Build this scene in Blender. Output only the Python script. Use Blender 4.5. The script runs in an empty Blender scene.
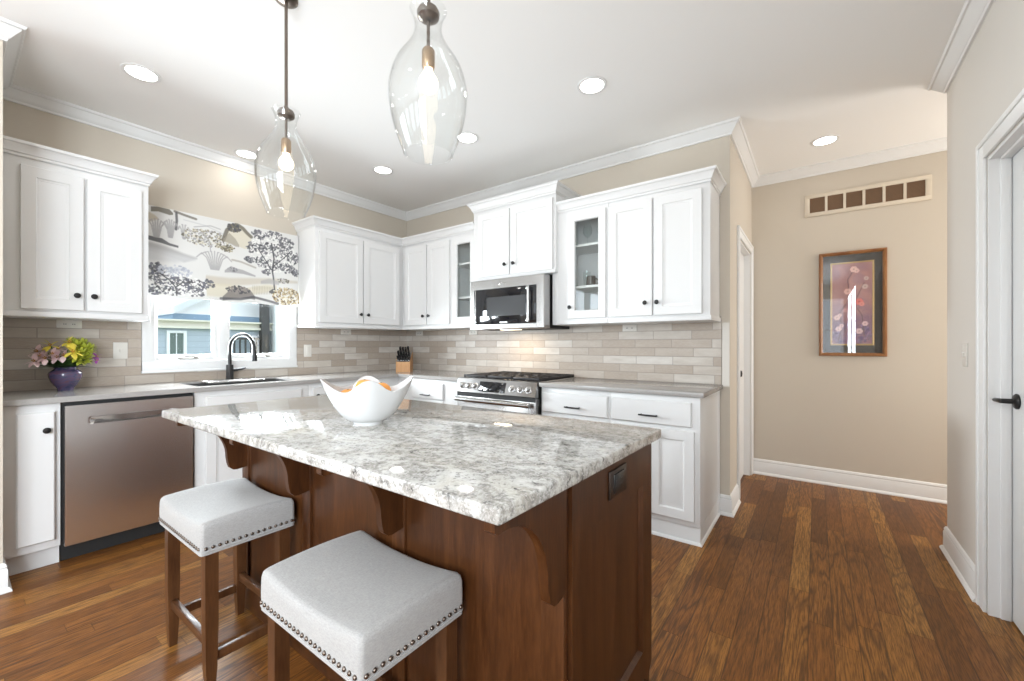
import bpy, bmesh, math, random
import numpy as np
from mathutils import Vector, Matrix
random.seed(7)
S = bpy.context.scene
COL = S.collection
PI = math.pi

# ---------------------------------------------------------------- camera
cd = bpy.data.cameras.new('camera')
cam = bpy.data.objects.new('camera', cd)
COL.objects.link(cam)
cam.location = (3.9283, -3.2575, 1.1947)
cam.rotation_euler = (PI / 2, 0, 0.6311)
cd.sensor_fit = 'HORIZONTAL'
cd.sensor_width = 36.0
cd.lens = 36.0 * 416.53 / 1024
cd.shift_x = 0.0
cd.shift_y = (345.03 - 340.5) / 1024
cd.clip_start = 0.02
S.camera = cam

# ---------------------------------------------------------------- light and exposure
S.view_settings.view_transform = 'Standard'
S.view_settings.look = 'None'
S.view_settings.exposure = 0.12
S.view_settings.gamma = 1.0
S.view_settings.use_curve_mapping = False
S.cycles.use_denoising = True
S.cycles.max_bounces = 10
S.cycles.diffuse_bounces = 6
S.cycles.glossy_bounces = 4
S.cycles.transmission_bounces = 8
S.cycles.transparent_max_bounces = 16
S.cycles.caustics_reflective = False
S.cycles.caustics_refractive = False
S.cycles.sample_clamp_indirect = 6.0

W = bpy.data.worlds.new('sky')
S.world = W
W.use_nodes = True
bg = W.node_tree.nodes['Background']
bg.inputs[0].default_value = (0.80, 0.90, 1.0, 1)
SKY = 2.3
bg.inputs[1].default_value = SKY

CAN_W = 1.1        # each recessed ceiling lamp
DAY_W = 7.5       # each tall window of the room behind the camera
SIDE_FILL_W = 37
BULB_W = 1
KITCHEN_DAY_W = 128
RIGHT_FILL_W = 118
HALL_FILL_W = 44


def area_light(name, loc, rot, sx, sy, power, col, parent=None, shape='RECTANGLE', spread=PI):
    l = bpy.data.lights.new(name, 'AREA')
    l.shape = shape
    l.size = sx
    if shape in ('RECTANGLE', 'ELLIPSE'):
        l.size_y = sy
    l.energy = power
    l.color = col
    l.spread = spread
    o = bpy.data.objects.new(name, l)
    o.location = loc
    o.rotation_euler = rot
    COL.objects.link(o)
    if parent:
        o.parent = parent
    return o


CEIL = 2.743
WX = 3.4385      # right end of the range wall
HY = 1.22        # hall back wall
RX, RY = 4.5427, 0.1925   # right wall and its corner
REAR = -7.0

# daylight at the rear windows behind the camera, then added side and hall fill
for wx in (0.55, 2.0, 3.45):
    area_light('window_daylight', (wx + 0.5, REAR + 0.03, 1.55), (PI / 2, 0, 0), 1.0, 1.5, DAY_W, (0.83, 0.92, 1.0))
for wy in (-6.6, -5.3):
    area_light('window_daylight', (0.03, wy + 0.5, 1.55), (0, -PI / 2, 0), 1.5, 1.0, SIDE_FILL_W, (0.83, 0.92, 1.0))  # added fill lamps at made-up left windows, brightening the right wall
for wy in (-6.6, -5.3):
    area_light('window_daylight', (RX - 0.03, wy + 0.5, 1.55), (0, PI / 2, 0), 1.5, 1.0, RIGHT_FILL_W, (0.83, 0.92, 1.0))  # added fill lamps at made-up right windows, brightening the left wall
area_light('hall_daylight', (6.47, 0.71, 1.35), (0, PI / 2, 0), 1.5, 0.8, HALL_FILL_W, (1.0, 0.95, 0.88))  # added fill lamp at a made-up window, brightening the hall
# daylight entering through the kitchen window, below the roman shade
area_light('kitchen_window_daylight', (-0.19, -1.86, 1.33), (PI / 2, 0, PI / 2), 0.46, 0.90, KITCHEN_DAY_W, (0.88, 0.945, 1.0)).rotation_euler = (0, -PI / 2, 0)


# ---------------------------------------------------------------- node helper
class NT:
    def __init__(s, name):
        s.m = bpy.data.materials.new(name)
        s.m.use_nodes = True
        s.t = s.m.node_tree
        s.t.nodes.clear()
        s.out = s.n('ShaderNodeOutputMaterial')

    def n(s, typ, **kw):
        nd = s.t.nodes.new(typ)
        for k, v in kw.items():
            setattr(nd, k, v)
        return nd

    def put(s, sock, v):
        if isinstance(v, bpy.types.NodeSocket):
            s.t.links.new(v, sock)
        elif isinstance(v, (tuple, list)) and sock.type == 'RGBA' and len(v) == 3:
            sock.default_value = (*v, 1)
        else:
            sock.default_value = v

    def math(s, op, a, b=0.0, c=None, clamp=False):
        nd = s.n('ShaderNodeMath', operation=op, use_clamp=clamp)
        s.put(nd.inputs[0], a)
        s.put(nd.inputs[1], b)
        if c is not None:
            s.put(nd.inputs[2], c)
        return nd.outputs[0]

    def pos(s):
        return s.n('ShaderNodeTexCoord').outputs['Object']

    def sep(s, v):
        nd = s.n('ShaderNodeSeparateXYZ')
        s.put(nd.inputs[0], v)
        return nd.outputs

    def comb(s, x=0.0, y=0.0, z=0.0):
        nd = s.n('ShaderNodeCombineXYZ')
        for i, v in enumerate((x, y, z)):
            s.put(nd.inputs[i], v)
        return nd.outputs[0]

    def scale(s, v, sc):
        nd = s.n('ShaderNodeMapping')
        s.put(nd.inputs[0], v)
        nd.inputs['Scale'].default_value = sc
        return nd.outputs[0]

    def noise(s, v, sc, det=4.0, rough=0.55, dist=0.0):
        nd = s.n('ShaderNodeTexNoise')
        s.put(nd.inputs['Vector'], v)
        nd.inputs['Scale'].default_value = sc
        nd.inputs['Detail'].default_value = det
        nd.inputs['Roughness'].default_value = rough
        nd.inputs['Distortion'].default_value = dist
        return nd.outputs['Fac']

    def white(s, v):
        nd = s.n('ShaderNodeTexWhiteNoise', noise_dimensions='3D')
        s.put(nd.inputs['Vector'], v)
        return nd.outputs['Value']

    def ramp(s, f, stops, interp='LINEAR'):
        nd = s.n('ShaderNodeValToRGB')
        nd.color_ramp.interpolation = interp
        e = nd.color_ramp.elements
        while len(e) < len(stops):
            e.new(0.5)
        for el, (p, c) in zip(e, stops):
            el.position = p
            if not isinstance(c, (tuple, list)):
                c = (c, c, c)
            el.color = (*c, 1)
        s.put(nd.inputs[0], f)
        return nd.outputs[0]

    def mix(s, f, a, b, mode='MIX'):
        nd = s.n('ShaderNodeMix', data_type='RGBA', blend_type=mode)
        s.put(nd.inputs[0], f)
        s.put(nd.inputs[6], a)
        s.put(nd.inputs[7], b)
        return nd.outputs[2]

    def bump(s, h, strength=0.3, dist=0.01):
        nd = s.n('ShaderNodeBump')
        nd.inputs['Strength'].default_value = strength
        nd.inputs['Distance'].default_value = dist
        s.put(nd.inputs['Height'], h)
        return nd.outputs[0]

    def pbr(s, col, rough=0.5, metal=0.0, normal=None, spec=0.5, coat=0.0, sheen=0.0, aniso=0.0, emit=None, estr=0.0):
        b = s.n('ShaderNodeBsdfPrincipled')
        s.put(b.inputs['Base Color'], col)
        s.put(b.inputs['Roughness'], rough)
        s.put(b.inputs['Metallic'], metal)
        b.inputs['Specular IOR Level'].default_value = spec
        if coat:
            b.inputs['Coat Weight'].default_value = coat
            b.inputs['Coat Roughness'].default_value = 0.08
        if sheen:
            b.inputs['Sheen Weight'].default_value = sheen
        if aniso:
            b.inputs['Anisotropic'].default_value = aniso
        if normal is not None:
            s.put(b.inputs['Normal'], normal)
        if emit:
            s.put(b.inputs['Emission Color'], emit)
            b.inputs['Emission Strength'].default_value = estr
        s.t.links.new(b.outputs[0], s.out.inputs[0])
        return s.m


def plain(name, col, rough=0.5, metal=0.0, **kw):
    nt = NT(name)
    p = nt.pos()
    f = nt.noise(p, 9.0, 3)
    c = nt.mix(nt.math('MULTIPLY', f, 0.12), col, tuple(x * 0.82 for x in col))
    return nt.pbr(c, rough, metal, **kw)


def mat_paint(name, col, rough=0.6, bump=0.04):
    nt = NT(name)
    p = nt.pos()
    f = nt.noise(p, 260.0, 2)
    return nt.pbr(col, rough, 0.0, normal=nt.bump(f, bump, 0.002), spec=0.35)


def mat_floor():
    nt = NT('oak_floor')
    x, y, z = nt.sep(nt.pos())
    w = 0.083
    row = nt.math('FLOOR', nt.math('DIVIDE', x, w))
    r1 = nt.white(nt.comb(row, 3.7, 1.1))
    r2 = nt.white(nt.comb(row, 9.2, 5.1))
    ln = nt.math('MULTIPLY_ADD', r2, 0.7, 0.65)
    t = nt.math('ADD', nt.math('DIVIDE', y, ln), nt.math('MULTIPLY', r1, 7.0))
    col = nt.math('FLOOR', t)
    idv = nt.white(nt.comb(row, col, 0.5))
    idw = nt.white(nt.comb(row, col, 8.5))
    # grain
    gv = nt.comb(nt.math('MULTIPLY_ADD', idv, 13.0, nt.math('MULTIPLY', x, 1.0)),
                 nt.math('MULTIPLY_ADD', idw, 17.0, nt.math('MULTIPLY', y, 0.075)), idv)
    big = nt.noise(gv, 10.0, 2, 0.5, 0.3)
    wave = nt.math('SINE', nt.math('MULTIPLY', big, 95.0))
    cath = nt.math('POWER', nt.math('MULTIPLY_ADD', wave, 0.5, 0.5), 3.0)
    fine = nt.noise(nt.scale(gv, (6.0, 3.2, 1.0)), 55.0, 3, 0.6)
    base = nt.ramp(idv, [(0.0, (0.150, 0.056, 0.0120)), (0.25, (0.215, 0.080, 0.0170)), (0.55, (0.272, 0.106, 0.0230)),
                         (0.8, (0.330, 0.145, 0.0310)), (1.0, (0.385, 0.182, 0.046))])
    c = nt.mix(nt.math('MULTIPLY', cath, nt.math('MULTIPLY_ADD', nt.math('POWER', idw, 2.0), 0.55, 0.25)), base, (0.060, 0.024, 0.010))
    c = nt.mix(nt.ramp(fine, [(0.42, 0.0), (0.60, 0.72)]), c, (0.070, 0.028, 0.009))
    fx = nt.math('FRACT', nt.math('DIVIDE', x, w))
    fy = nt.math('MULTIPLY', nt.math('FRACT', t), ln)
    ex = nt.math('MULTIPLY', nt.math('MINIMUM', fx, nt.math('SUBTRACT', 1.0, fx)), w)
    e = nt.math('MINIMUM', ex, fy)
    gap = nt.ramp(e, [(0.0, 1.0), (0.0016, 0.0)])
    c = nt.mix(nt.math('MULTIPLY', gap, 0.7), c, (0.03, 0.012, 0.006))
    rough = nt.math('MULTIPLY_ADD', fine, 0.16, 0.30)
    h = nt.math('SUBTRACT', nt.math('MULTIPLY', fine, 0.25), gap)
    return nt.pbr(c, rough, normal=nt.bump(h, 0.22, 0.002), spec=0.22)


def mat_wood(name, dark, mid, light, axis=2, rough=0.36, scl=1.0, coat=0.08):
    nt = NT(name)
    p = nt.pos()
    sc = [7.0, 7.0, 7.0]
    sc[axis] = 0.75
    v = nt.scale(p, tuple(q * scl for q in sc))
    a = nt.noise(v, 2.2, 5, 0.6, 0.8)
    b = nt.noise(nt.scale(v, (5, 5, 5)), 5.0, 3, 0.6)
    f = nt.math('MULTIPLY_ADD', b, 0.35, nt.math('MULTIPLY', a, 0.75))
    c = nt.ramp(f, [(0.33, dark), (0.55, mid), (0.78, light)])
    return nt.pbr(c, rough, normal=nt.bump(b, 0.05, 0.002), coat=coat, spec=0.35)


def mat_tile():
    nt = NT('backsplash_tile')
    x, y, z = nt.sep(nt.pos())
    u = nt.math('SUBTRACT', x, y)
    rh, tl = 0.0648, 0.280
    zr = nt.math('DIVIDE', nt.math('SUBTRACT', z, 0.914), rh)
    row = nt.math('FLOOR', zr)
    r1 = nt.white(nt.comb(row, 2.3, 4.1))
    t = nt.math('ADD', nt.math('DIVIDE', u, tl), nt.math('ADD', nt.math('MULTIPLY', row, 0.5), nt.math('MULTIPLY', r1, 0.10)))
    colm = nt.math('FLOOR', t)
    rid = nt.white(nt.comb(row, colm, 1.7))
    rid2 = nt.white(nt.comb(row, colm, 6.7))
    v = nt.comb(nt.math('MULTIPLY_ADD', rid, 9.0, u), nt.math('MULTIPLY', z, 3.0), rid2)
    cloud = nt.noise(v, 7.0, 4, 0.55)
    streak = nt.noise(nt.scale(v, (2.0, 9.0, 1.0)), 16.0, 3, 0.6)
    base = nt.ramp(rid, [(0.0, (0.37, 0.305, 0.245)), (0.35, (0.43, 0.365, 0.305)), (0.62, (0.47, 0.415, 0.36)),
                         (0.8, (0.55, 0.505, 0.45)), (1.0, (0.61, 0.575, 0.53))])
    c = nt.mix(nt.ramp(cloud, [(0.3, 0.0), (0.7, 0.45)]), base, (0.33, 0.27, 0.22))
    c = nt.mix(nt.ramp(streak, [(0.45, 0.0), (0.75, 0.35)]), c, (0.58, 0.53, 0.47))
    fz = nt.math('FRACT', zr)
    ft = nt.math('FRACT', t)
    ez = nt.math('MULTIPLY', nt.math('MINIMUM', fz, nt.math('SUBTRACT', 1.0, fz)), rh)
    et = nt.math('MULTIPLY', nt.math('MINIMUM', ft, nt.math('SUBTRACT', 1.0, ft)), tl)
    e = nt.math('MINIMUM', ez, et)
    g = nt.ramp(e, [(0.0014, 1.0), (0.0028, 0.0)])
    c = nt.mix(g, c, (0.29, 0.255, 0.225))
    rough = nt.math('MULTIPLY_ADD', g, 0.4, 0.42)
    h = nt.math('ADD', nt.math('SUBTRACT', 1.0, g), nt.math('MULTIPLY', cloud, 0.35))
    return nt.pbr(c, rough, normal=nt.bump(h, 0.35, 0.003))


def mat_granite():
    nt = NT('granite')
    p = nt.pos()
    v = nt.scale(p, (1.0, 1.6, 1.0))
    swirl = nt.noise(v, 3.2, 6, 0.62, 1.6)
    patch = nt.noise(v, 11.0, 5, 0.65, 0.9)
    speck = nt.noise(p, 75.0, 3, 0.6)
    speck2 = nt.noise(p, 34.0, 4, 0.68, 0.4)
    fine = nt.noise(p, 190.0, 2, 0.6)
    warm = nt.noise(v, 4.5, 4, 0.6, 1.0)
    c = nt.ramp(patch, [(0.30, (0.32, 0.308, 0.285)), (0.44, (0.48, 0.472, 0.448)), (0.60, (0.60, 0.595, 0.575))])
    c = nt.mix(nt.ramp(warm, [(0.46, 0.0), (0.66, 0.55)]), c, (0.44, 0.405, 0.335))
    vein = nt.ramp(swirl, [(0.42, 0.0), (0.49, 0.9), (0.55, 0.2), (0.62, 0.75), (0.72, 0.0)])
    pv = nt.math('MULTIPLY', vein, nt.ramp(speck2, [(0.40, 0.0), (0.54, 1.0)]))
    c = nt.mix(nt.math('MULTIPLY', pv, 0.85), c, (0.19, 0.175, 0.155))
    c = nt.mix(nt.ramp(speck, [(0.54, 0.0), (0.64, 0.8)]), c, (0.20, 0.19, 0.18))
    dk = nt.math('MULTIPLY', nt.ramp(speck2, [(0.60, 0.0), (0.645, 1.0)]), nt.ramp(patch, [(0.44, 1.0), (0.58, 0.0)]))
    c = nt.mix(nt.math('MULTIPLY', dk, 0.9), c, (0.055, 0.052, 0.05))
    c = nt.mix(nt.ramp(fine, [(0.52, 0.0), (0.68, 0.5)]), c, (0.68, 0.675, 0.655))
    return nt.pbr(c, 0.06, spec=0.55)


def mat_quartz():
    nt = NT('grey_quartz')
    p = nt.pos()
    f = nt.noise(p, 120.0, 3, 0.6)
    c = nt.ramp(f, [(0.3, (0.325, 0.312, 0.298)), (0.7, (0.375, 0.36, 0.345))])
    return nt.pbr(c, 0.13, spec=0.5)


def mat_steel(name='brushed_steel', col=(0.50, 0.49, 0.48), axis=0, rough=0.27):
    nt = NT(name)
    p = nt.pos()
    sc = [220.0, 220.0, 220.0]
    sc[axis] = 2.0
    f = nt.noise(nt.scale(p, tuple(sc)), 1.0, 2, 0.5)
    c = nt.mix(nt.math('MULTIPLY', f, 0.25), col, tuple(q * 0.88 for q in col))
    return nt.pbr(c, rough, 1.0)


def mat_fabric(name, col, col2, sc=420.0, sheen=0.25):
    nt = NT(name)
    p = nt.pos()
    x, y, z = nt.sep(p)
    a = nt.noise(nt.scale(p, (1.0, 0.25, 1.0)), sc, 2)
    b = nt.noise(nt.scale(p, (0.25, 1.0, 1.0)), sc, 2)
    f = nt.math('MULTIPLY', nt.math('ADD', a, b), 0.5)
    big = nt.noise(p, 6.0, 3)
    c = nt.mix(nt.ramp(f, [(0.38, 0.0), (0.62, 1.0)]), col, col2)
    c = nt.mix(nt.math('MULTIPLY', big, 0.15), c, tuple(q * 0.8 for q in col))
    return nt.pbr(c, 0.9, normal=nt.bump(f, 0.25, 0.001), sheen=sheen, spec=0.2)


def mat_glass(name, tint=(0.97, 0.985, 0.98), ior=1.45, rough=0.0):
    nt = NT(name)
    lw = nt.n('ShaderNodeLayerWeight')
    f0 = ((ior - 1) / (ior + 1)) ** 2
    fac = nt.math('MULTIPLY_ADD', nt.math('POWER', lw.outputs['Facing'], 4.5), 1 - f0, f0)
    tr = nt.n('ShaderNodeBsdfTransparent')
    tr.inputs[0].default_value = (*tint, 1)
    gl = nt.n('ShaderNodeBsdfGlossy')
    gl.inputs['Roughness'].default_value = rough
    mx = nt.n('ShaderNodeMixShader')
    nt.t.links.new(fac, mx.inputs[0])
    nt.t.links.new(tr.outputs[0], mx.inputs[1])
    nt.t.links.new(gl.outputs[0], mx.inputs[2])
    nt.t.links.new(mx.outputs[0], nt.out.inputs[0])
    return nt.m


def mat_emit(name, col, st):
    nt = NT(name)
    e = nt.n('ShaderNodeEmission')
    e.inputs[0].default_value = (*col, 1)
    e.inputs[1].default_value = st
    nt.t.links.new(e.outputs[0], nt.out.inputs[0])
    return nt.m


def mat_print(name, rough=0.85):
    nt = NT(name)
    a = nt.n('ShaderNodeAttribute', attribute_name='print')
    f = nt.noise(nt.pos(), 500.0, 2)
    return nt.pbr(a.outputs['Color'], rough, normal=nt.bump(f, 0.15, 0.001), spec=0.25)


def mat_siding():
    nt = NT('blue_siding')
    x, y, z = nt.sep(nt.pos())
    fz = nt.math('FRACT', nt.math('DIVIDE', z, 0.13))
    c = nt.mix(nt.ramp(fz, [(0.0, 1.0), (0.12, 0.0)]), (0.47, 0.53, 0.60), (0.33, 0.38, 0.45))
    return nt.pbr(c, 0.7, normal=nt.bump(fz, 0.4, 0.02))


def mat_vase():
    nt = NT('vase_glaze')
    p = nt.pos()
    a = nt.noise(nt.scale(p, (1, 1, 3)), 16.0, 4, 0.6, 1.0)
    c = nt.ramp(a, [(0.35, (0.035, 0.045, 0.10)), (0.5, (0.085, 0.06, 0.13)), (0.65, (0.12, 0.05, 0.075)), (0.8, (0.09, 0.11, 0.2))])
    return nt.pbr(c, 0.16, coat=0.6)


M = {}
M['white'] = mat_paint('cabinet_white_paint', (0.70, 0.698, 0.692), 0.38, 0.02)
M['trim'] = mat_paint('trim_white_paint', (0.72, 0.718, 0.71), 0.42, 0.02)
M['wall'] = mat_paint('greige_wall_paint', (0.545, 0.490, 0.415), 0.75)
M['wall_r'] = mat_paint('pale_greige_wall_paint', (0.63, 0.595, 0.55), 0.7)  # greige wall lightened: its stronger daylight is put into the colour
M['strip'] = mat_paint('strip_paint', (0.62, 0.585, 0.53), 0.6)
M['ceil'] = mat_paint('ceiling_paint', (0.84, 0.835, 0.82), 0.85)
M['floor'] = mat_floor()
M['tile'] = mat_tile()
M['granite'] = mat_granite()
M['quartz'] = mat_quartz()
M['steel'] = mat_steel()
M['steel_v'] = mat_steel('brushed_steel_door', (0.82, 0.80, 0.795), axis=1, rough=0.27)
M['bright'] = mat_steel('polished_steel', (0.52, 0.512, 0.505), rough=0.16)
M['nickel'] = plain('bronze_metal', (0.20, 0.165, 0.14), 0.28, 1.0)
M['darkbronze'] = plain('dark_bronze_plate', (0.035, 0.022, 0.016), 0.35, 0.5)
M['socket'] = plain('brass_socket', (0.42, 0.30, 0.20), 0.35, 1.0)
M['black'] = plain('black_metal', (0.014, 0.013, 0.013), 0.34, 0.3)
M['blackgl'] = plain('black_glass', (0.012, 0.012, 0.014), 0.05)
M['iron'] = plain('cast_iron', (0.025, 0.022, 0.022), 0.55, 0.2)
M['rubber'] = plain('black_kick', (0.012, 0.012, 0.012), 0.6)
M['sink'] = plain('dark_composite', (0.07, 0.068, 0.066), 0.4)
M['iwood'] = mat_wood('walnut_stain', (0.024, 0.0075, 0.0022), (0.054, 0.0180, 0.0050), (0.095, 0.0340, 0.0105))
M['iwood_x'] = mat_wood('walnut_stain_rail', (0.026, 0.0080, 0.0024), (0.056, 0.0190, 0.0052), (0.095, 0.0340, 0.0105), axis=1)
M['lwood'] = mat_wood('stool_leg_wood', (0.045, 0.0165, 0.0060), (0.082, 0.033, 0.0125), (0.125, 0.054, 0.021))
M['block'] = mat_wood('knife_block_wood', (0.34, 0.16, 0.06), (0.46, 0.24, 0.10), (0.55, 0.31, 0.15), rough=0.5)
M['linen'] = mat_fabric('linen', (0.385, 0.374, 0.362), (0.305, 0.298, 0.29))
M['nail'] = plain('nailhead_metal', (0.16, 0.13, 0.11), 0.3, 1.0)
M['glass'] = mat_glass('clear_glass')
M['pane'] = mat_glass('window_glass', (0.97, 0.98, 0.98), 1.30)
M['shade_glass'] = mat_glass('blown_glass', (0.985, 0.99, 0.988), 1.50)
M['lamp'] = mat_emit('lamp_glow', (1.0, 0.97, 0.92), 9.0)
M['bulb'] = mat_emit('bulb_glow', (1.0, 0.86, 0.66), 4.0)
M['cook'] = mat_emit('cooktop_lamp', (1.0, 0.86, 0.66), 4.0)
M['porcelain'] = plain('white_porcelain', (0.58, 0.58, 0.577), 0.12)
M['plate'] = plain('outlet_plastic', (0.66, 0.63, 0.58), 0.4)
M['slot'] = plain('dark_slot', (0.05, 0.045, 0.04), 0.5)
M['print'] = mat_print('toile_fabric')
M['art'] = mat_print('art_print', 0.5)
M['frame'] = mat_wood('picture_frame_wood', (0.16, 0.062, 0.022), (0.26, 0.115, 0.042), (0.36, 0.18, 0.075), rough=0.3)
M['gold'] = plain('gilt_fillet', (0.50, 0.33, 0.13), 0.35, 0.6)
M['mat'] = plain('dark_olive_mat', (0.055, 0.045, 0.035), 0.7)
M['grille'] = plain('vent_grille_brown', (0.22, 0.135, 0.08), 0.6)
M['ventframe'] = plain('vent_frame_paint', (0.60, 0.53, 0.43), 0.5)
M['siding'] = mat_siding()
M['siding2'] = plain('blue_gable', (0.24, 0.35, 0.47), 0.7)
M['cream'] = plain('cream_trim', (0.74, 0.70, 0.60), 0.6)
M['extwhite'] = plain('exterior_white', (0.85, 0.86, 0.87), 0.6)
M['dark_win'] = plain('house_window_glass', (0.10, 0.14, 0.12), 0.08)
M['darkpost'] = plain('dark_post', (0.045, 0.042, 0.04), 0.6)
M['roof'] = plain('grey_shingle', (0.34, 0.34, 0.35), 0.85)
M['rake'] = plain('pale_grey_trim', (0.62, 0.64, 0.66), 0.6)
M['grass'] = plain('lawn', (0.16, 0.22, 0.09), 0.9)
M['vase'] = mat_vase()
M['leaf'] = plain('leaf_green', (0.045, 0.10, 0.022), 0.45)
M['leaf2'] = plain('leaf_dark', (0.022, 0.045, 0.015), 0.4)
M['stem'] = plain('stem_green', (0.10, 0.20, 0.05), 0.5)
M['pink'] = plain('petal_pink', (0.74, 0.56, 0.58), 0.55)
M['yellow'] = plain('petal_yellow', (0.72, 0.60, 0.08), 0.55)
M['lime'] = plain('petal_lime', (0.46, 0.50, 0.06), 0.55)
M['purple'] = plain('petal_purple', (0.34, 0.08, 0.36), 0.5)
M['ochre'] = plain('stamen_ochre', (0.45, 0.22, 0.03), 0.6)
M['peel'] = plain('orange_peel', (0.80, 0.33, 0.07), 0.42)
M['crank'] = plain('window_hardware', (0.42, 0.40, 0.37), 0.35, 0.4)
M['mug'] = plain('dark_stoneware', (0.06, 0.05, 0.045), 0.3)


# ---------------------------------------------------------------- mesh builder
class MB:
    def __init__(s):
        s.bm = bmesh.new()

    def box(s, x0, x1, y0, y1, z0, z1, bev=0.0, seg=2):
        vs = [s.bm.verts.new((x, y, z)) for x in (x0, x1) for y in (y0, y1) for z in (z0, z1)]
        fs = [(0, 1, 3, 2), (4, 6, 7, 5), (0, 4, 5, 1), (2, 3, 7, 6), (0, 2, 6, 4), (1, 5, 7, 3)]
        faces = [s.bm.faces.new([vs[i] for i in f]) for f in fs]
        bmesh.ops.recalc_face_normals(s.bm, faces=faces)
        if bev:
            es = list({e for f in faces for e in f.edges})
            bmesh.ops.bevel(s.bm, geom=es, offset=bev, segments=seg, affect='EDGES', profile=0.5, clamp_overlap=True)
        return s

    def grid(s, rows, closed_u=False, closed_v=False):
        """rows of points -> quads"""
        V = [[s.bm.verts.new(p) for p in r] for r in rows]
        nu, nv = len(V), len(V[0])
        for i in range(nu if closed_u else nu - 1):
            for j in range(nv if closed_v else nv - 1):
                a, b, c, d = V[i][j], V[(i + 1) % nu][j], V[(i + 1) % nu][(j + 1) % nv], V[i][(j + 1) % nv]
                if len({a, b, c, d}) == 4:
                    s.bm.faces.new((a, b, c, d))
        return V

    def fan(s, ring, rev=False):
        r = list(ring)
        if rev:
            r.reverse()
        try:
            s.bm.faces.new(r)
        except ValueError:
            pass

    def lathe(s, prof, n=32, c=(0, 0, 0), closed=False, cap0=False, cap1=False, axis='z'):
        rows = []
        for r, z in prof:
            row = []
            for k in range(n):
                a = 2 * PI * k / n
                p = (r * math.cos(a), r * math.sin(a), z)
                if axis == 'y':
                    p = (p[0], -p[2], p[1])
                elif axis == 'x':
                    p = (p[2], p[0], p[1])
                row.append((c[0] + p[0], c[1] + p[1], c[2] + p[2]))
            rows.append(row)
        V = s.grid(rows, closed_u=closed, closed_v=True)
        if cap0:
            s.fan(V[0])
        if cap1:
            s.fan(V[-1])
        return s

    def tube(s, pts, rad, n=10, cap=True):
        pts = [Vector(p) for p in pts]
        rads = rad if isinstance(rad, (list, tuple)) else [rad] * len(pts)
        rows = []
        up = None
        for i, p in enumerate(pts):
            t = (pts[min(i + 1, len(pts) - 1)] - pts[max(i - 1, 0)]).normalized()
            if up is None:
                up = Vector((0, 0, 1)) if abs(t.z) < 0.9 else Vector((1, 0, 0))
            a = t.cross(up)
            if a.length < 1e-5:
                a = t.cross(Vector((0, 1, 0)))
            a.normalize()
            b = a.cross(t).normalized()
            up = b
            rows.append([p + rads[i] * (math.cos(2 * PI * k / n) * a + math.sin(2 * PI * k / n) * b) for k in range(n)])
        V = s.grid(rows, closed_v=True)
        if cap:
            s.fan(V[0])
            s.fan(V[-1])
        return s

    def prism(s, poly, a0, a1, axis='x'):
        """polygon extruded along an axis; poly in the two other axes in order"""
        def P(u, v, w):
            return {'x': (w, u, v), 'y': (u, w, v), 'z': (u, v, w)}[axis]
        A = [s.bm.verts.new(P(u, v, a0)) for u, v in poly]
        B = [s.bm.verts.new(P(u, v, a1)) for u, v in poly]
        n = len(poly)
        fs = [s.bm.faces.new(A), s.bm.faces.new(list(reversed(B)))]
        for i in range(n):
            fs.append(s.bm.faces.new((A[i], B[i], B[(i + 1) % n], A[(i + 1) % n])))
        bmesh.ops.recalc_face_normals(s.bm, faces=fs)
        return s

    def sweep(s, prof, path):
        """closed profile of (outward, z) along an xy path; outward is the right-hand side"""
        n = len(path)
        rows = []
        for i, p in enumerate(path):
            ns = []
            if i > 0:
                d = Vector((p[0] - path[i - 1][0], p[1] - path[i - 1][1])).normalized()
                ns.append(Vector((d.y, -d.x)))
            if i < n - 1:
                d = Vector((path[i + 1][0] - p[0], path[i + 1][1] - p[1])).normalized()
                ns.append(Vector((d.y, -d.x)))
            if len(ns) == 2:
                m = (ns[0] + ns[1]) / (1 + ns[0].dot(ns[1]))
            else:
                m = ns[0]
            rows.append([(p[0] + m.x * o, p[1] + m.y * o, z) for o, z in prof])
        V = s.grid(rows, closed_v=True)
        s.fan(V[0])
        s.fan(V[-1])
        return s

    def nested(s, w, h, loops, x0=0.0, z0=0.0, t=0.0, hole=False):
        """rectangle facing -y; loops = (inset, y); closed by a cap (or a hole); t = back plane"""
        rings = []
        for ins, y in [(0.0, t)] + loops:
            rings.append([s.bm.verts.new((x0 + a, y, z0 + b)) for a, b in
                          ((ins, ins), (w - ins, ins), (w - ins, h - ins), (ins, h - ins))])
        if hole:
            ins = loops[-1][0]
            rings.append([s.bm.verts.new((x0 + a, t, z0 + b)) for a, b in
                          ((ins, ins), (w - ins, ins), (w - ins, h - ins), (ins, h - ins))])
        for A, B in zip(rings, rings[1:]):
            for i in range(4):
                s.bm.faces.new((A[i], A[(i + 1) % 4], B[(i + 1) % 4], B[i]))
        if hole:
            A, B = rings[-1], rings[0]
            for i in range(4):
                s.bm.faces.new((A[i], A[(i + 1) % 4], B[(i + 1) % 4], B[i]))
        else:
            s.bm.faces.new(rings[-1])
            s.bm.faces.new(list(reversed(rings[0])))
        return s

    def ball(s, c, r, sz=(1, 1, 1), n=12, m=8):
        rows = []
        for i in range(m + 1):
            a = -PI / 2 + PI * i / m
            rr = max(1e-4, math.cos(a))
            rows.append([(c[0] + r * sz[0] * rr * math.cos(2 * PI * k / n), c[1] + r * sz[1] * rr * math.sin(2 * PI * k / n),
                          c[2] + r * sz[2] * math.sin(a)) for k in range(n)])
        V = s.grid(rows, closed_v=True)
        s.fan(V[0])
        s.fan(V[-1])
        return s

    def move(s, mtx):
        bmesh.ops.transform(s.bm, matrix=mtx, verts=s.bm.verts)
        return s

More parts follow.
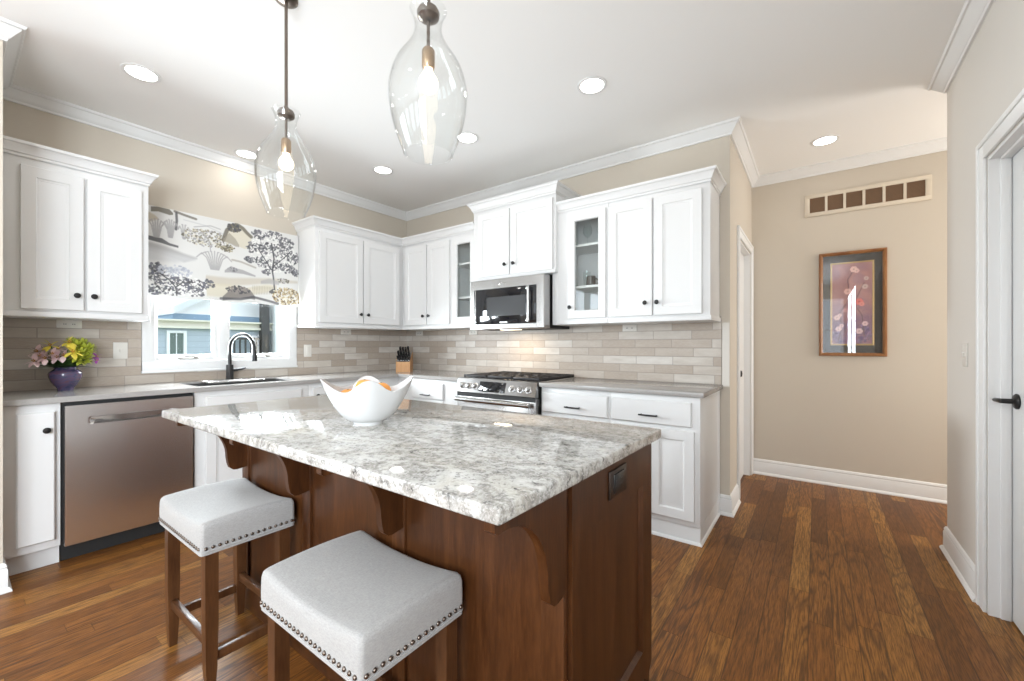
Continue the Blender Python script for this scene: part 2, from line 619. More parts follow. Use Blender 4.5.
    def build(s, name, mat, parent=None, smooth=35, loc=None, rot=None):
        bmesh.ops.recalc_face_normals(s.bm, faces=s.bm.faces)
        me = bpy.data.meshes.new(name)
        s.bm.to_mesh(me)
        s.bm.free()
        me.materials.append(mat)
        if smooth:
            me.polygons.foreach_set('use_smooth', [True] * len(me.polygons))
            me.set_sharp_from_angle(angle=math.radians(smooth))
        o = bpy.data.objects.new(name, me)
        COL.objects.link(o)
        if parent:
            o.parent = parent
        if loc:
            o.location = loc
        if rot:
            o.rotation_euler = rot
        return o


def tag(o, label=None, cat=None, group=None, kind=None):
    if label:
        o['label'] = label
    if cat:
        o['category'] = cat
    if group:
        o['group'] = group
    if kind:
        o['kind'] = kind
    return o


def thing(name, label, cat, loc=(0, 0, 0), rz=0.0, group=None, kind=None):
    o = bpy.data.objects.new(name, None)
    o.empty_display_size = 0.1
    o.location = loc
    o.rotation_euler = (0, 0, rz)
    COL.objects.link(o)
    return tag(o, label, cat, group, kind)


def copy_tree(o, parent=None):
    c = o.copy()
    COL.objects.link(c)
    c.parent = parent
    for ch in list(o.children):
        copy_tree(ch, c)
    return c


def struct(o, label, cat):
    return tag(o, label, cat, kind='structure')


# ---------------------------------------------------------------- the room
m = MB().box(-0.2, 6.6, REAR - 0.2, HY + 0.2, -0.08, 0.0)
struct(m.build('floor', M['floor'], smooth=0), 'stained brown oak strip floor running toward the hall', 'floor')
m = MB().box(-0.2, 6.6, REAR - 0.2, HY + 0.2, CEIL, CEIL + 0.1)
struct(m.build('ceiling', M['ceil'], smooth=0), 'flat white ceiling with recessed lights', 'ceiling')

WY0, WY1, WZ0, WZ1 = -2.345, -1.372, 1.062, 2.12       # kitchen window opening
m = MB()
m.box(-0.16, 0, REAR, -6.6, 0, CEIL)
m.box(-0.16, 0, -5.6, -5.3, 0, CEIL)
m.box(-0.16, 0, -4.3, WY0, 0, CEIL)
for wy in (-6.6, -5.3):
    m.box(-0.16, 0, wy, wy + 1.0, 0, 0.78)
    m.box(-0.16, 0, wy, wy + 1.0, 2.32, CEIL)
m.box(-0.16, 0, WY1, 0.16, 0, CEIL)
m.box(-0.16, 0, WY0, WY1, 0, WZ0)
m.box(-0.16, 0, WY0, WY1, WZ1, CEIL)
struct(m.build('wall_left', M['wall'], smooth=0), 'greige wall on the left with the kitchen window', 'wall')
m = MB().box(0, 0.752, -3.20, -3.084, 0, CEIL)
struct(m.build('wall_stub', M['wall'], smooth=0), 'short greige wall end at the left edge of the picture', 'wall')
m = MB().box(0, WX, 0, 0.12, 0, CEIL)
struct(m.build('wall_back', M['wall'], smooth=0), 'greige wall behind the range and upper cabinets', 'wall')
DY0, DY1, DZ = 0.405, 1.115, 2.03
m = MB()
m.box(WX - 0.12, WX, 0.12, DY0, 0, CEIL)
m.box(WX - 0.12, WX, DY1, HY, 0, CEIL)
m.box(WX - 0.12, WX, DY0, DY1, DZ, CEIL)
struct(m.build('wall_hall_side', M['wall'], smooth=0), 'narrow greige hall wall with a door, past the end of the cabinets', 'wall')
m = MB().box(WX - 0.12, 6.5, HY, HY + 0.12, 0, CEIL)
struct(m.build('wall_hall', M['wall'], smooth=0), 'greige hall wall with the framed picture and vent', 'wall')
QY0, QY1, QZ = -1.335, -0.515, 2.025
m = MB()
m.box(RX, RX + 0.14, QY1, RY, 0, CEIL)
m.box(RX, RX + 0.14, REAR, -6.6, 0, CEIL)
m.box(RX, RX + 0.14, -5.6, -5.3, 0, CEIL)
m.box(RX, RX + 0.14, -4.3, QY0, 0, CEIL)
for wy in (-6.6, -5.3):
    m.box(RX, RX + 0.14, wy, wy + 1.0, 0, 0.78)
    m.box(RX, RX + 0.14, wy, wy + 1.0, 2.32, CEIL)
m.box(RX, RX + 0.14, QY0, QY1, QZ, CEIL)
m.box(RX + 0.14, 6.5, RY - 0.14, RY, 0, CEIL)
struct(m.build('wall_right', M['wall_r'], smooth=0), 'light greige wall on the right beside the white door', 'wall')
m = MB()
m.box(6.5, 6.62, -0.2, 0.31, 0, CEIL)
m.box(6.5, 6.62, 1.11, HY + 0.2, 0, CEIL)
m.box(6.5, 6.62, 0.31, 1.11, 0, 0.6)
m.box(6.5, 6.62, 0.31, 1.11, 2.1, CEIL)
struct(m.build('wall_hall_end', M['wall'], smooth=0), 'greige wall closing the hall', 'wall')
m = MB()
xs = [0.0, 0.55, 1.55, 2.0, 3.0, 3.45, 4.45, RX]
for i in range(len(xs) - 1):
    if i % 2 == 0:
        m.box(xs[i], xs[i + 1], REAR - 0.14, REAR, 0, CEIL)
    else:
        m.box(xs[i], xs[i + 1], REAR - 0.14, REAR, 0, 0.78)
        m.box(xs[i], xs[i + 1], REAR - 0.14, REAR, 2.32, CEIL)
struct(m.build('wall_rear', M['wall'], smooth=0), 'greige wall with tall windows behind the viewer', 'wall')
for wi, (wx, wy, wa) in enumerate(((0.55, REAR - 0.05, 0), (2.0, REAR - 0.05, 0), (3.45, REAR - 0.05, 0), (-0.05, -5.6, -PI / 2), (-0.05, -4.3, -PI / 2), (RX + 0.05, -6.6, PI / 2), (RX + 0.05, -5.3, PI / 2))):
    r = thing('window_%d' % (wi + 3), 'tall window in the room behind the viewer', 'window', (wx, wy, 0.78), wa, kind='structure')  # the side windows are added, as openings for the fill lamps
    m = MB().nested(1.0, 1.54, [(0.0, 0.03), (0.05, 0.03)], t=-0.03, hole=True)
    m.box(0.05, 0.95, -0.012, 0.012, 0.75, 0.79)
    m.build('frame', M['trim'], r, smooth=0)
    m = MB()
    for k in range(30):
        m.box(0.05, 0.95, 0.035, 0.06, 0.03 + 0.05 * k, 0.034 + 0.05 * k)
    m.build('blind', M['trim'], r, smooth=0)

r = thing('window_2', 'window closing the hall, round the right corner', 'window', (6.56, 0.31, 0.6), PI / 2, kind='structure')  # added window, put in so that light reaches the hall
m = MB().nested(0.8, 1.5, [(0.0, -0.03), (0.05, -0.03)], t=0.03, hole=True)
m.box(0.05, 0.75, -0.012, 0.012, 0.73, 0.77)
m.build('frame', M['trim'], r, smooth=0)
# crown moulding of the room
CP = [(0.0, CEIL - 0.078), (0.012, CEIL - 0.078), (0.016, CEIL - 0.066), (0.022, CEIL - 0.062), (0.034, CEIL - 0.046),
      (0.052, CEIL - 0.024), (0.058, CEIL - 0.016), (0.066, CEIL - 0.014), (0.072, CEIL - 0.004), (0.072, CEIL), (0.0, CEIL)]
struct(MB().sweep(CP, [(0, REAR), (0, -3.20), (0.752, -3.20), (0.752, -3.084), (0, -3.084), (0, 0), (WX, 0), (WX, HY), (6.5, HY)])
       .build('trim_1', M['trim'], smooth=25), 'white crown moulding along the kitchen and hall ceiling', 'crown moulding')
struct(MB().sweep(CP, [(6.5, RY), (RX, RY), (RX, REAR), (0, REAR)]).build('trim_2', M['trim'], smooth=25),
       'white crown moulding above the door wall on the right', 'crown moulding')
BP = [(0, 0), (0.028, 0), (0.028, 0.008), (0.02, 0.02), (0.015, 0.022), (0.015, 0.105), (0.011, 0.114), (0.013, 0.122), (0.007, 0.136), (0.0, 0.14)]
struct(MB().sweep(BP, [(0, REAR), (0, -3.20), (0.752, -3.20), (0.752, -3.084), (0.57, -3.084)]).build('baseboard_left', M['trim'], smooth=25),
       'white baseboard around the wall end at the left', 'baseboard')
struct(MB().sweep(BP, [(3.376, 0), (WX, 0), (WX, 0.316)]).build('baseboard_back', M['trim'], smooth=25),
       'short white baseboard on the wall end beside the base cabinet', 'baseboard')
struct(MB().sweep(BP, [(WX, HY), (6.5, HY)]).build('baseboard_hall', M['trim'], smooth=25),
       'long white baseboard under the framed picture in the hall', 'baseboard')
struct(MB().sweep(BP, [(6.5, RY), (RX, RY), (RX, QY1 + 0.086)]).build('baseboard_right', M['trim'], smooth=25),
       'white baseboard between the hall corner and the right door', 'baseboard')
struct(MB().sweep(BP, [(RX, QY0 - 0.086), (RX, REAR), (0, REAR)]).build('baseboard_rear', M['trim'], smooth=25),
       'white baseboard behind the viewer', 'baseboard')

# tiled backsplash
m = MB()
m.box(0, 0.009, -3.084, -2.412, 0.914, 1.40)
m.box(0, 0.009, -2.412, -1.305, 0.914, 0.993)
m.box(0, 0.009, -1.305, 0, 0.914, 1.40)
m.box(0.009, 3.386, -0.009, 0, 0.914, 1.40)
struct(m.build('wall_backsplash', M['tile'], smooth=0), 'long greige brick tile backsplash above the counters', 'backsplash')
struct(MB().box(3.389, WX - 0.001, -0.006, 0, 0.90, 1.352, 0.002).build('trim_3', M['strip'], smooth=0),
       'narrow pale strip at the right end of the backsplash', 'trim')

# kitchen window
r = thing('window_1', 'white double casement window above the sink', 'window', (0, 0, 0), kind='structure')
m = MB()
o0, o1, oz0, oz1 = -2.41, -1.307, 0.994, 2.19
m.box(0, 0.02, o0, WY0 + 0.012, oz0, oz1, 0.004)
m.box(0, 0.02, WY1 - 0.012, o1, oz0, oz1, 0.004)
m.box(0, 0.022, o0, o1, oz0, WZ0 + 0.012, 0.004)
m.box(0, 0.022, o0, o1, WZ1 - 0.012, oz1, 0.004)
m.box(0, 0.03, o0 - 0.004, o1 + 0.004, oz0 - 0.004, oz0 + 0.012, 0.003)
m.build('casing', M['trim'], r, smooth=30)
m = MB()
m.box(-0.15, 0.0, WY0, WY0 + 0.018, WZ0, WZ1)
m.box(-0.15, 0.0, WY1 - 0.018, WY1, WZ0, WZ1)
m.box(-0.15, 0.0, WY0, WY1, WZ0, WZ0 + 0.022)
m.box(-0.15, 0.0, WY0, WY1, WZ1 - 0.02, WZ1)
m.box(-0.11, -0.02, -1.923, -1.852, WZ0, WZ1, 0.004)
m.build('frame', M['trim'], r, smooth=30)
for a, b in ((-2.327, -1.923), (-1.852, -1.39)):
    m = MB()
    m.box(-0.085, -0.035, a, a + 0.016, WZ0 + 0.022, WZ1 - 0.02, 0.003)
    m.box(-0.085, -0.035, b - 0.03, b, WZ0 + 0.022, WZ1 - 0.02, 0.003)
    m.box(-0.084, -0.0365, a + 0.012, b - 0.026, WZ0 + 0.0225, WZ0 + 0.058, 0.003)
    m.box(-0.084, -0.0365, a + 0.012, b - 0.026, WZ1 - 0.055, WZ1 - 0.0205, 0.003)
    s_ = m.build('sash', M['trim'], r, smooth=30)
    MB().box(-0.062, -0.058, a + 0.012, b - 0.026, WZ0 + 0.05, WZ1 - 0.05).build('pane', M['pane'], s_, smooth=0)
for yc in (-2.115, -1.585):
    m = MB().box(-0.02, 0.004, yc - 0.075, yc + 0.05, WZ0 + 0.024, WZ0 + 0.036, 0.004)
    m.tube([(0.0, yc + 0.03, WZ0 + 0.04), (0.012, yc, WZ0 + 0.05), (0.016, yc - 0.05, WZ0 + 0.046), (0.018, yc - 0.085, WZ0 + 0.036)], 0.0075, 8)
    m.ball((0.0, yc + 0.03, WZ0 + 0.04), 0.018, (1, 1, 0.7))
    m.build('crank_handle', M['crank'], r, smooth=40)

# hall doorway
r = thing('door_2', 'white hall door seen edge on past the cabinets', 'door', (0, 0, 0), kind='structure')
m = MB()
for a, b in ((DY0 - 0.084, DY0 - 0.004), (DY1 + 0.004, DY1 + 0.084)):
    m.box(WX + 0.0002, WX + 0.014, a, b, 0, DZ + 0.078, 0.004)
    if a < 0.5:
        m.box(WX + 0.0004, WX + 0.019, a - 0.001, a + 0.022, 0, DZ + 0.079, 0.004)
    else:
        m.box(WX + 0.0004, WX + 0.019, b - 0.022, b + 0.001, 0, DZ + 0.079, 0.004)
m.box(WX + 0.0006, WX + 0.0135, DY0 - 0.0835, DY1 + 0.0835, DZ + 0.004, DZ + 0.0775, 0.004)
m.box(WX + 0.0008, WX + 0.0185, DY0 - 0.0845, DY1 + 0.0845, DZ + 0.056, DZ + 0.0795, 0.004)
m.build('casing', M['trim'], r, smooth=30)
m = MB()
m.box(WX - 0.119, WX - 0.0005, DY0 + 0.0003, DY0 + 0.014, 0, DZ - 0.0003)
m.box(WX - 0.119, WX - 0.0005, DY1 - 0.014, DY1 - 0.0003, 0, DZ - 0.0003)
m.box(WX - 0.1185, WX - 0.0007, DY0 + 0.012, DY1 - 0.012, DZ - 0.014, DZ - 0.0003)
m.build('jamb', M['trim'], r, smooth=30)
mm = Matrix.Translation((WX - 0.05, DY0 + 0.016, 0.008)) @ Matrix.Rotation(PI / 2, 4, 'Z')
m = MB().box(0, DY1 - DY0 - 0.032, 0.0, 0.036, 0, DZ - 0.026)
m.nested(0.5, 0.82, [(0.0, 0.0), (0.012, 0.007), (0.05, 0.009)], x0=0.09, z0=1.05, t=0.012)
m.nested(0.5, 0.70, [(0.0, 0.0), (0.012, 0.007), (0.05, 0.009)], x0=0.09, z0=0.2, t=0.012)
m.move(mm)
dp = m.build('door_panel', M['trim'], r, smooth=30)
m = MB().lathe([(0.0, 0.0), (0.026, 0.0), (0.026, 0.006), (0.011, 0.01), (0.010, 0.030), (0.022, 0.038), (0.028, 0.052), (0.022, 0.066), (0.0, 0.07)], 16, (0, 0, 0), axis='x')
m.build('knob', M['black'], dp, smooth=40, loc=(WX - 0.05, DY0 + 0.06, 0.967))

# right door
r = thing('door_1', 'white panelled door with black lever at the right edge', 'door', (0, 0, 0), kind='structure')
m = MB()
for a, b, oa in ((QY1 + 0.004, QY1 + 0.084, 1), (QY0 - 0.084, QY0 - 0.004, -1)):
    m.box(RX - 0.014, RX - 0.0002, a, b, 0, QZ + 0.086, 0.004)
    if oa > 0:
        m.box(RX - 0.020, RX - 0.0004, b - 0.024, b + 0.001, 0, QZ + 0.087, 0.005)
    else:
        m.box(RX - 0.020, RX - 0.0004, a - 0.001, a + 0.024, 0, QZ + 0.087, 0.005)
m.box(RX - 0.0135, RX - 0.0006, QY0 - 0.0835, QY1 + 0.0835, QZ + 0.004, QZ + 0.085, 0.004)
m.box(RX - 0.0195, RX - 0.0008, QY0 - 0.0845, QY1 + 0.0845, QZ + 0.062, QZ + 0.0875, 0.005)
m.build('casing', M['trim'], r, smooth=30)
m = MB()
m.box(RX + 0.0005, RX + 0.139, QY1 - 0.012, QY1 - 0.0003, 0, QZ - 0.0003)
m.box(RX + 0.0005, RX + 0.139, QY0 + 0.0003, QY0 + 0.012, 0, QZ - 0.0003)
m.box(RX + 0.0007, RX + 0.1385, QY0 + 0.01, QY1 - 0.011, QZ - 0.012, QZ - 0.0003)
m.box(RX + 0.034, RX + 0.066, QY1 - 0.023, QY1 - 0.010, 0, QZ - 0.01, 0.003)
m.box(RX + 0.034, RX + 0.066, QY0 + 0.011, QY1 - 0.011, QZ - 0.023, QZ - 0.010, 0.003)
m.build('jamb', M['trim'], r, smooth=30)
dw = QY1 - QY0 - 0.03
mm = Matrix.Translation((RX + 0.068, QY1 - 0.015, 0.008)) @ Matrix.Rotation(-PI / 2, 4, 'Z')
m = MB().box(0, dw, 0.0, 0.035, 0, QZ - 0.028, 0.002)
for zz, hh in ((0.22, 0.68), (1.06, 0.84)):
    for xx in (0.11, dw / 2 + 0.045):
        m.nested(dw / 2 - 0.155, hh, [(0.0, -0.001), (0.012, 0.008), (0.035, 0.003)], x0=xx, z0=zz, t=0.012)
m.move(mm)
dp = m.build('door_panel', M['trim'], r, smooth=30)
hy, hz = QY1 - 0.082, 0.957
m = MB().lathe([(0.0, 0.0), (0.032, 0.0), (0.033, -0.006), (0.026, -0.012), (0.011, -0.016), (0.010, -0.050), (0.0, -0.052)], 20, (0, 0, 0), axis='x')
m.tube([(-0.044, 0.0, 0.0), (-0.048, 0.008, 0.0), (-0.050, 0.030, 0.0), (-0.052, 0.052, -0.001), (-0.052, 0.066, -0.002)],
       [0.009, 0.010, 0.009, 0.0085, 0.007], 10)
m.build('lever_handle', M['black'], dp, smooth=40, loc=(RX + 0.068, hy, hz))

# ---------------------------------------------------------------- cabinets
def shaker(w, h, fr=0.058, t=0.02):
    return MB().nested(w, h, [(0.0, -t + 0.002), (0.002, -t), (fr, -t), (fr + 0.004, -t + 0.005), (fr + 0.012, -t + 0.007), (fr + 0.016, -t + 0.0095)])


def raised(w, h, fr=0.055, t=0.02):
    return MB().nested(w, h, [(0.0, -t + 0.002), (0.002, -t), (fr, -t), (fr + 0.008, -t + 0.008), (fr + 0.016, -t + 0.008), (fr + 0.032, -t + 0.002)])


def slab(w, h, t=0.02):
    return MB().nested(w, h, [(0.0, -t + 0.006), (0.006, -t)])


KNOB = [(0.0, 0.0), (0.008, 0.0), (0.006, 0.008), (0.0065, 0.012), (0.014, 0.017), (0.016, 0.022), (0.013, 0.027), (0.0, 0.029)]


def knob(door, x, z):
    return MB().lathe(KNOB, 16, (0, 0, 0), axis='y').build('knob', M['black'], door, smooth=40, loc=(x, -0.0195, z))


def pull(drawer, x, z, L=0.095):
    m = MB().tube([(-L / 2, 0.0, 0), (-L / 2, -0.022, 0)], 0.005, 8).tube([(L / 2, 0.0, 0), (L / 2, -0.022, 0)], 0.005, 8)
    m.tube([(-L / 2 - 0.012, -0.024, 0), (-L / 4, -0.028, 0.0), (0, -0.029, 0.0), (L / 4, -0.028, 0.0), (L / 2 + 0.012, -0.024, 0)], [0.005, 0.0055, 0.006, 0.0055, 0.005], 8)
    return m.build('pull', M['black'], drawer, smooth=40, loc=(x, -0.0195, z))


UB, UT, UD = 1.357, 2.33, 0.33      # upper cabinets


def upper(label, loc, rz, w, doors, bottom=UB, top=UT, depth=UD, glass=False, dz0=None, dz1=None, end=None):
    r = thing('upper_cabinet', label, 'cabinet', loc, rz, 'upper cabinets')
    m = MB()
    if not glass:
        m.box(0, w, -depth, -0.0095, bottom, top, 0.0015)
        m.box(0, w, -depth - 0.012, -depth, bottom, bottom + 0.03, 0.004)
        if end == 'right':
            m.box(w, w + 0.008, -depth - 0.012, -0.0095, bottom, bottom + 0.03, 0.003)
        elif end == 'left':
            m.box(-0.008, 0, -depth - 0.012, -0.0095, bottom, bottom + 0.03, 0.003)
    else:
        a, b = doors[0][0], doors[0][1]
        m.box(0, 0.018, -depth, -0.0095, bottom, top)
        m.box(w - 0.018, w, -depth, -0.0095, bottom, top)
        m.box(0.018, w - 0.018, -depth, -0.0095, bottom, bottom + 0.035)
        m.box(0.018, w - 0.018, -depth, -0.0095, top - 0.035, top)
        m.box(0.018, w - 0.018, -0.02, -0.0095, bottom + 0.035, top - 0.035)
        m.box(0.0, a + 0.02, -depth - 0.001, -depth + 0.018, bottom, top)
        m.box(b - 0.02, w, -depth - 0.001, -depth + 0.018, bottom, top)
        m.box(a, b, -depth - 0.0005, -depth + 0.018, bottom, bottom + 0.10)
        m.box(a, b, -depth - 0.0005, -depth + 0.018, 2.165, top)
        m.box(0, w, -depth - 0.012, -depth, bottom, bottom + 0.03, 0.004)
    m.build('body', M['white'], r, smooth=30)
    z0 = dz0 or bottom + 0.045
    z1 = dz1 or 2.218
    for a, b, kx in doors:
        if glass:
            dm = MB().nested(b - a, z1 - z0, [(0.0, -0.018), (0.002, -0.02), (0.056, -0.02), (0.062, -0.012)], hole=True)
            d = dm.build('door', M['white'], r, smooth=30, loc=(a, -depth - 0.001, z0))
            MB().box(0.055, b - a - 0.055, -0.009, -0.006, 0.055, z1 - z0 - 0.055).build('pane', M['glass'], d, smooth=0)
        else:
            d = shaker(b - a, z1 - z0).build('door', M['white'], r, smooth=30, loc=(a, -depth - 0.001, z0))
        if kx is not None:
            knob(d, kx - a, 0.088)
    if glass:
        for zz in (1.640, 1.965):
            MB().box(0.018, w - 0.018, -depth + 0.02, -0.021, zz, zz + 0.018).build('shelf', M['white'], r, smooth=0)
    return r


# left wall: local x runs along +y of the room, fronts face +x
ul1 = upper('white two-door upper cabinet on the left wall, left of the window', (0.0, -3.0835, 0), PI / 2, 0.6385,
            [(0.0835, 0.3325, 0.3025), (0.3465, 0.6015, 0.3755)], dz1=2.206, end='right')
ul2 = upper('white two-door upper cabinet between the window and the room corner', (0.0, -1.30, 0), PI / 2, 0.97,
            [(0.032, 0.470, 0.440), (0.485, 0.915, 0.520)], end='left')
ub1 = upper('white two-door upper cabinet right beside the room corner', (0.33, 0, 0), 0, 0.735,
            [(0.060, 0.388, 0.355), (0.404, 0.715, 0.438)])
ub2 = upper('white glass-door upper cabinet left of the microwave', (1.065, 0, 0), 0, 0.315, [(0.024, 0.31, None)], glass=True)
ubm = upper('white two-door cabinet raised above the microwave', (1.382, 0, 0), 0, 0.868,
            [(0.062, 0.415, 0.378), (0.432, 0.846, 0.470)], bottom=1.775, top=2.475, depth=0.368, dz0=1.802, dz1=2.372)
ub3 = upper('white glass-door upper cabinet right of the microwave', (2.2505, 0, 0), 0, 0.4285, [(0.0965, 0.4125, 0.1205)], glass=True)
MB().box(0.815, 0.8675, -0.33, -0.0095, UB, 1.7745, 0.001).build('filler_panel', M['white'], ubm, smooth=30)
ub4 = upper('white two-door upper cabinet at the right end of the range wall', (2.68, 0, 0), 0, 0.695,
            [(0.006, 0.326, 0.282), (0.340, 0.648, 0.364)], end='right')


def ccrown(path, top, label):
    p = [(0.0005, top - 0.078), (0.004, top - 0.078), (0.005, top - 0.064), (0.012, top - 0.060), (0.017, top - 0.044), (0.027, top - 0.026),
         (0.032, top - 0.019), (0.040, top - 0.015), (0.044, top - 0.004), (0.044, top), (0.0005, top)]
    return tag(MB().sweep(p, path).build('cabinet_crown_moulding', M['white'], smooth=25), label, 'moulding', 'crown mouldings of the upper cabinets')


CT = 2.330
ccrown([(0.335, -3.078), (0.335, -2.445), (0.0, -2.445)], CT, 'white crown moulding on the cabinet left of the window')
ccrown([(0.0, -1.30), (0.335, -1.30), (0.335, -0.335), (1.378, -0.335)], CT, 'white crown moulding turning the corner between window and microwave')
ccrown([(1.382, -0.001), (1.382, -0.373), (2.25, -0.373), (2.25, -0.001)], 2.482, 'white crown moulding on the raised cabinet above the microwave')
ccrown([(2.25, -0.335), (3.375, -0.335), (3.375, -0.001)], CT, 'white crown moulding on the cabinets right of the microwave')

# base cabinets
BT = 0.882


def base(label, loc, rz, w, fronts, flush=False, endpanel=False, depth=0.605, hollow=False):
    r = thing('base_cabinet', label, 'cabinet', loc, rz, 'base cabinets')
    m = MB()
    if hollow:
        m.box(0, 0.018, -depth, -0.010, 0.105, BT - 0.001)
        m.box(w - 0.018, w, -depth, -0.010, 0.105, BT - 0.001)
        m.box(0.018, w - 0.018, -depth, -0.010, 0.105, 0.123)
        m.box(0.018, w - 0.018, -depth, -depth + 0.018, 0.123, BT - 0.001)
    else:
        m.box(0, w, -depth, -0.010, 0.105, BT - 0.001, 0.0015)
    toe = 0.012 if flush else 0.045
    m.box(0, w - (0.017 if endpanel else 0), -depth + toe, -0.010, 0.0, 0.105)
    if endpanel:
        m.box(w - 0.016, w, -depth + 0.004, -0.010, 0.0, 0.105)
        m.box(w, w + 0.004, -0.055, -0.010, 0.02, BT - 0.001)
    m.build('body', M['white'], r, smooth=30)
    if endpanel:
        MB().sweep([(0.0, 0.0), (0.011, 0.0), (0.010, 0.008), (0.004, 0.016), (0.0, 0.018)], [(0.0, -depth + 0.004), (w, -depth + 0.004), (w, -0.03)]).build('shoe_moulding', M['white'], r, smooth=30)
    for f in fronts:
        kind, a, b, z0, z1 = f[:5]
        if kind == 'drawer':
            d = slab(b - a, z1 - z0).build('drawer', M['white'], r, smooth=30, loc=(a, -depth - 0.001, z0))
            pull(d, (b - a) / 2, (z1 - z0) / 2 + f[5])
        else:
            mk = {'door': shaker, 'raised': raised, 'slab': slab}[kind]
            d = mk(b - a, z1 - z0).build('door', M['white'], r, smooth=30, loc=(a, -depth - 0.001, z0))
            if f[5] is not None:
                knob(d, f[5] - a, f[6] - z0)
    return r


base('narrow white base cabinet at the far left beside the dishwasher', (0, -3.0835, 0), PI / 2, 0.2065, [('slab', 0.0495, 0.1855, 0.148, 0.838, 0.1535, 0.742)])
base('white sink base cabinet behind the island', (0, -2.272, 0), PI / 2, 0.765,
     [('door', 0.06, 0.375, 0.14, 0.665, 0.345, 0.62), ('door', 0.39, 0.705, 0.14, 0.665, 0.42, 0.62), ('slab', 0.06, 0.705, 0.70, 0.845, None, 0)], hollow=True)
base('white base cabinet in the corner right of the sink', (0, -1.505, 0), PI / 2, 0.90, [('door', 0.03, 0.42, 0.14, 0.845, 0.06, 0.78)])
base('white drawer base cabinet left of the range', (0.605, 0, 0), 0, 0.825,
     [('drawer', 0.21, 0.635, 0.70, 0.845, -0.035), ('door', 0.21, 0.635, 0.14, 0.685, 0.24, 0.64)])
base('white base cabinet with a drawer right beside the range', (2.265, 0, 0), 0, 0.547,
     [('drawer', 0.018, 0.532, 0.70, 0.848, -0.02), ('raised', 0.018, 0.27, 0.14, 0.675, 0.24, 0.645), ('raised', 0.28, 0.532, 0.14, 0.675, 0.31, 0.645)], flush=True)
base('white base cabinet at the right end of the range wall', (2.812, 0, 0), 0, 0.56,
     [('drawer', 0.01, 0.515, 0.70, 0.848, -0.02), ('raised', 0.01, 0.258, 0.14, 0.675, 0.235, 0.645), ('raised', 0.268, 0.53, 0.14, 0.675, 0.296, 0.645)],
     flush=True, endpanel=True)

# worktops
SY0, SY1, SX0, SX1 = -2.235, -1.545, 0.13, 0.545
m = MB()
m.box(0.009, 0.635, -3.0835, SY0, 0.884, 0.914)
m.box(0.009, SX0, SY0, SY1, 0.884, 0.914)
m.box(SX1, 0.635, SY0, SY1, 0.884, 0.914)
m.box(0.009, 0.635, SY1, -0.009, 0.884, 0.914)
m.box(0.635, 1.437, -0.635, -0.009, 0.884, 0.914)
tag(m.build('countertop', M['quartz'], smooth=0), 'grey quartz countertop running from the left wall around to the range', 'countertop')
m = MB().box(2.258, 3.397, -0.635, -0.009, 0.884, 0.914, 0.003)
tag(m.build('countertop', M['quartz'], smooth=30), 'grey quartz countertop right of the range', 'countertop')

# sink
r = thing('sink', 'dark undermount sink below the window', 'sink', ((SX0 + SX1) / 2, (SY0 + SY1) / 2, 0.70))
hw, hl = (SX1 - SX0) / 2 - 0.002, (SY1 - SY0) / 2 - 0.002
m = MB()
m.box(-hw, -hw + 0.012, -hl, hl, 0, 0.203)
m.box(hw - 0.012, hw, -hl, hl, 0, 0.203)
m.box(-hw, hw, -hl, -hl + 0.012, 0, 0.203)
m.box(-hw, hw, hl - 0.012, hl, 0, 0.203)
m.box(-hw, hw, -hl, hl, -0.012, 0.0)
m.build('basin', M['sink'], r, smooth=30)
MB().lathe([(0.0, 0.004), (0.04, 0.004), (0.045, 0.001), (0.045, 0.0)], 20).build('drain', M['bright'], r, smooth=40)
# strainer tray across the sink
m = MB().box(-0.07, 0.07, -0.20, 0.20, 0.0, 0.006, 0.003)
m.box(-0.07, 0.07, -0.20, -0.192, 0.0, 0.016, 0.003).box(-0.07, 0.07, 0.192, 0.20, 0.0, 0.016, 0.003)
m.box(-0.07, -0.064, -0.20, 0.20, 0.0, 0.016, 0.003).box(0.064, 0.07, -0.20, 0.20, 0.0, 0.016, 0.003)
tag(m.build('sink_tray', M['steel'], smooth=30, loc=(0.225, -1.90, 0.905)), 'low grey metal tray lying across the sink below the faucet', 'tray')

# faucet
r = thing('faucet', 'black gooseneck kitchen faucet behind the sink', 'faucet', (0.072, -1.875, 0.914))
MB().lathe([(0.0, 0.0), (0.03, 0.0), (0.03, 0.006), (0.026, 0.012), (0.026, 0.115), (0.023, 0.122), (0.0, 0.122)], 20).build('body', M['black'], r, smooth=40)
pts = [(0, 0, 0.12), (0, 0, 0.25)]
for k in range(0, 13):
    a = PI * k / 12
    pts.append((0.10 - 0.10 * math.cos(a), 0.05 - 0.05 * math.cos(a), 0.255 + 0.112 * math.sin(a)))
pts += [(0.202, 0.101, 0.22)]
MB().tube(pts, 0.0135, 12).build('gooseneck', M['black'], r, smooth=50)
MB().tube([(0.2, 0.1, 0.245), (0.203, 0.1015, 0.20), (0.206, 0.103, 0.15)], [0.0155, 0.018, 0.0185], 12).build('spray_head', M['black'], r, smooth=50)
MB().tube([(0, 0.02, 0.075), (0.0, 0.055, 0.078)], 0.013, 10).tube([(0.0, 0.05, 0.078), (0.004, 0.085, 0.082), (0.006, 0.115, 0.092)], [0.010, 0.008, 0.006], 10).build('lever', M['black'], r, smooth=50)

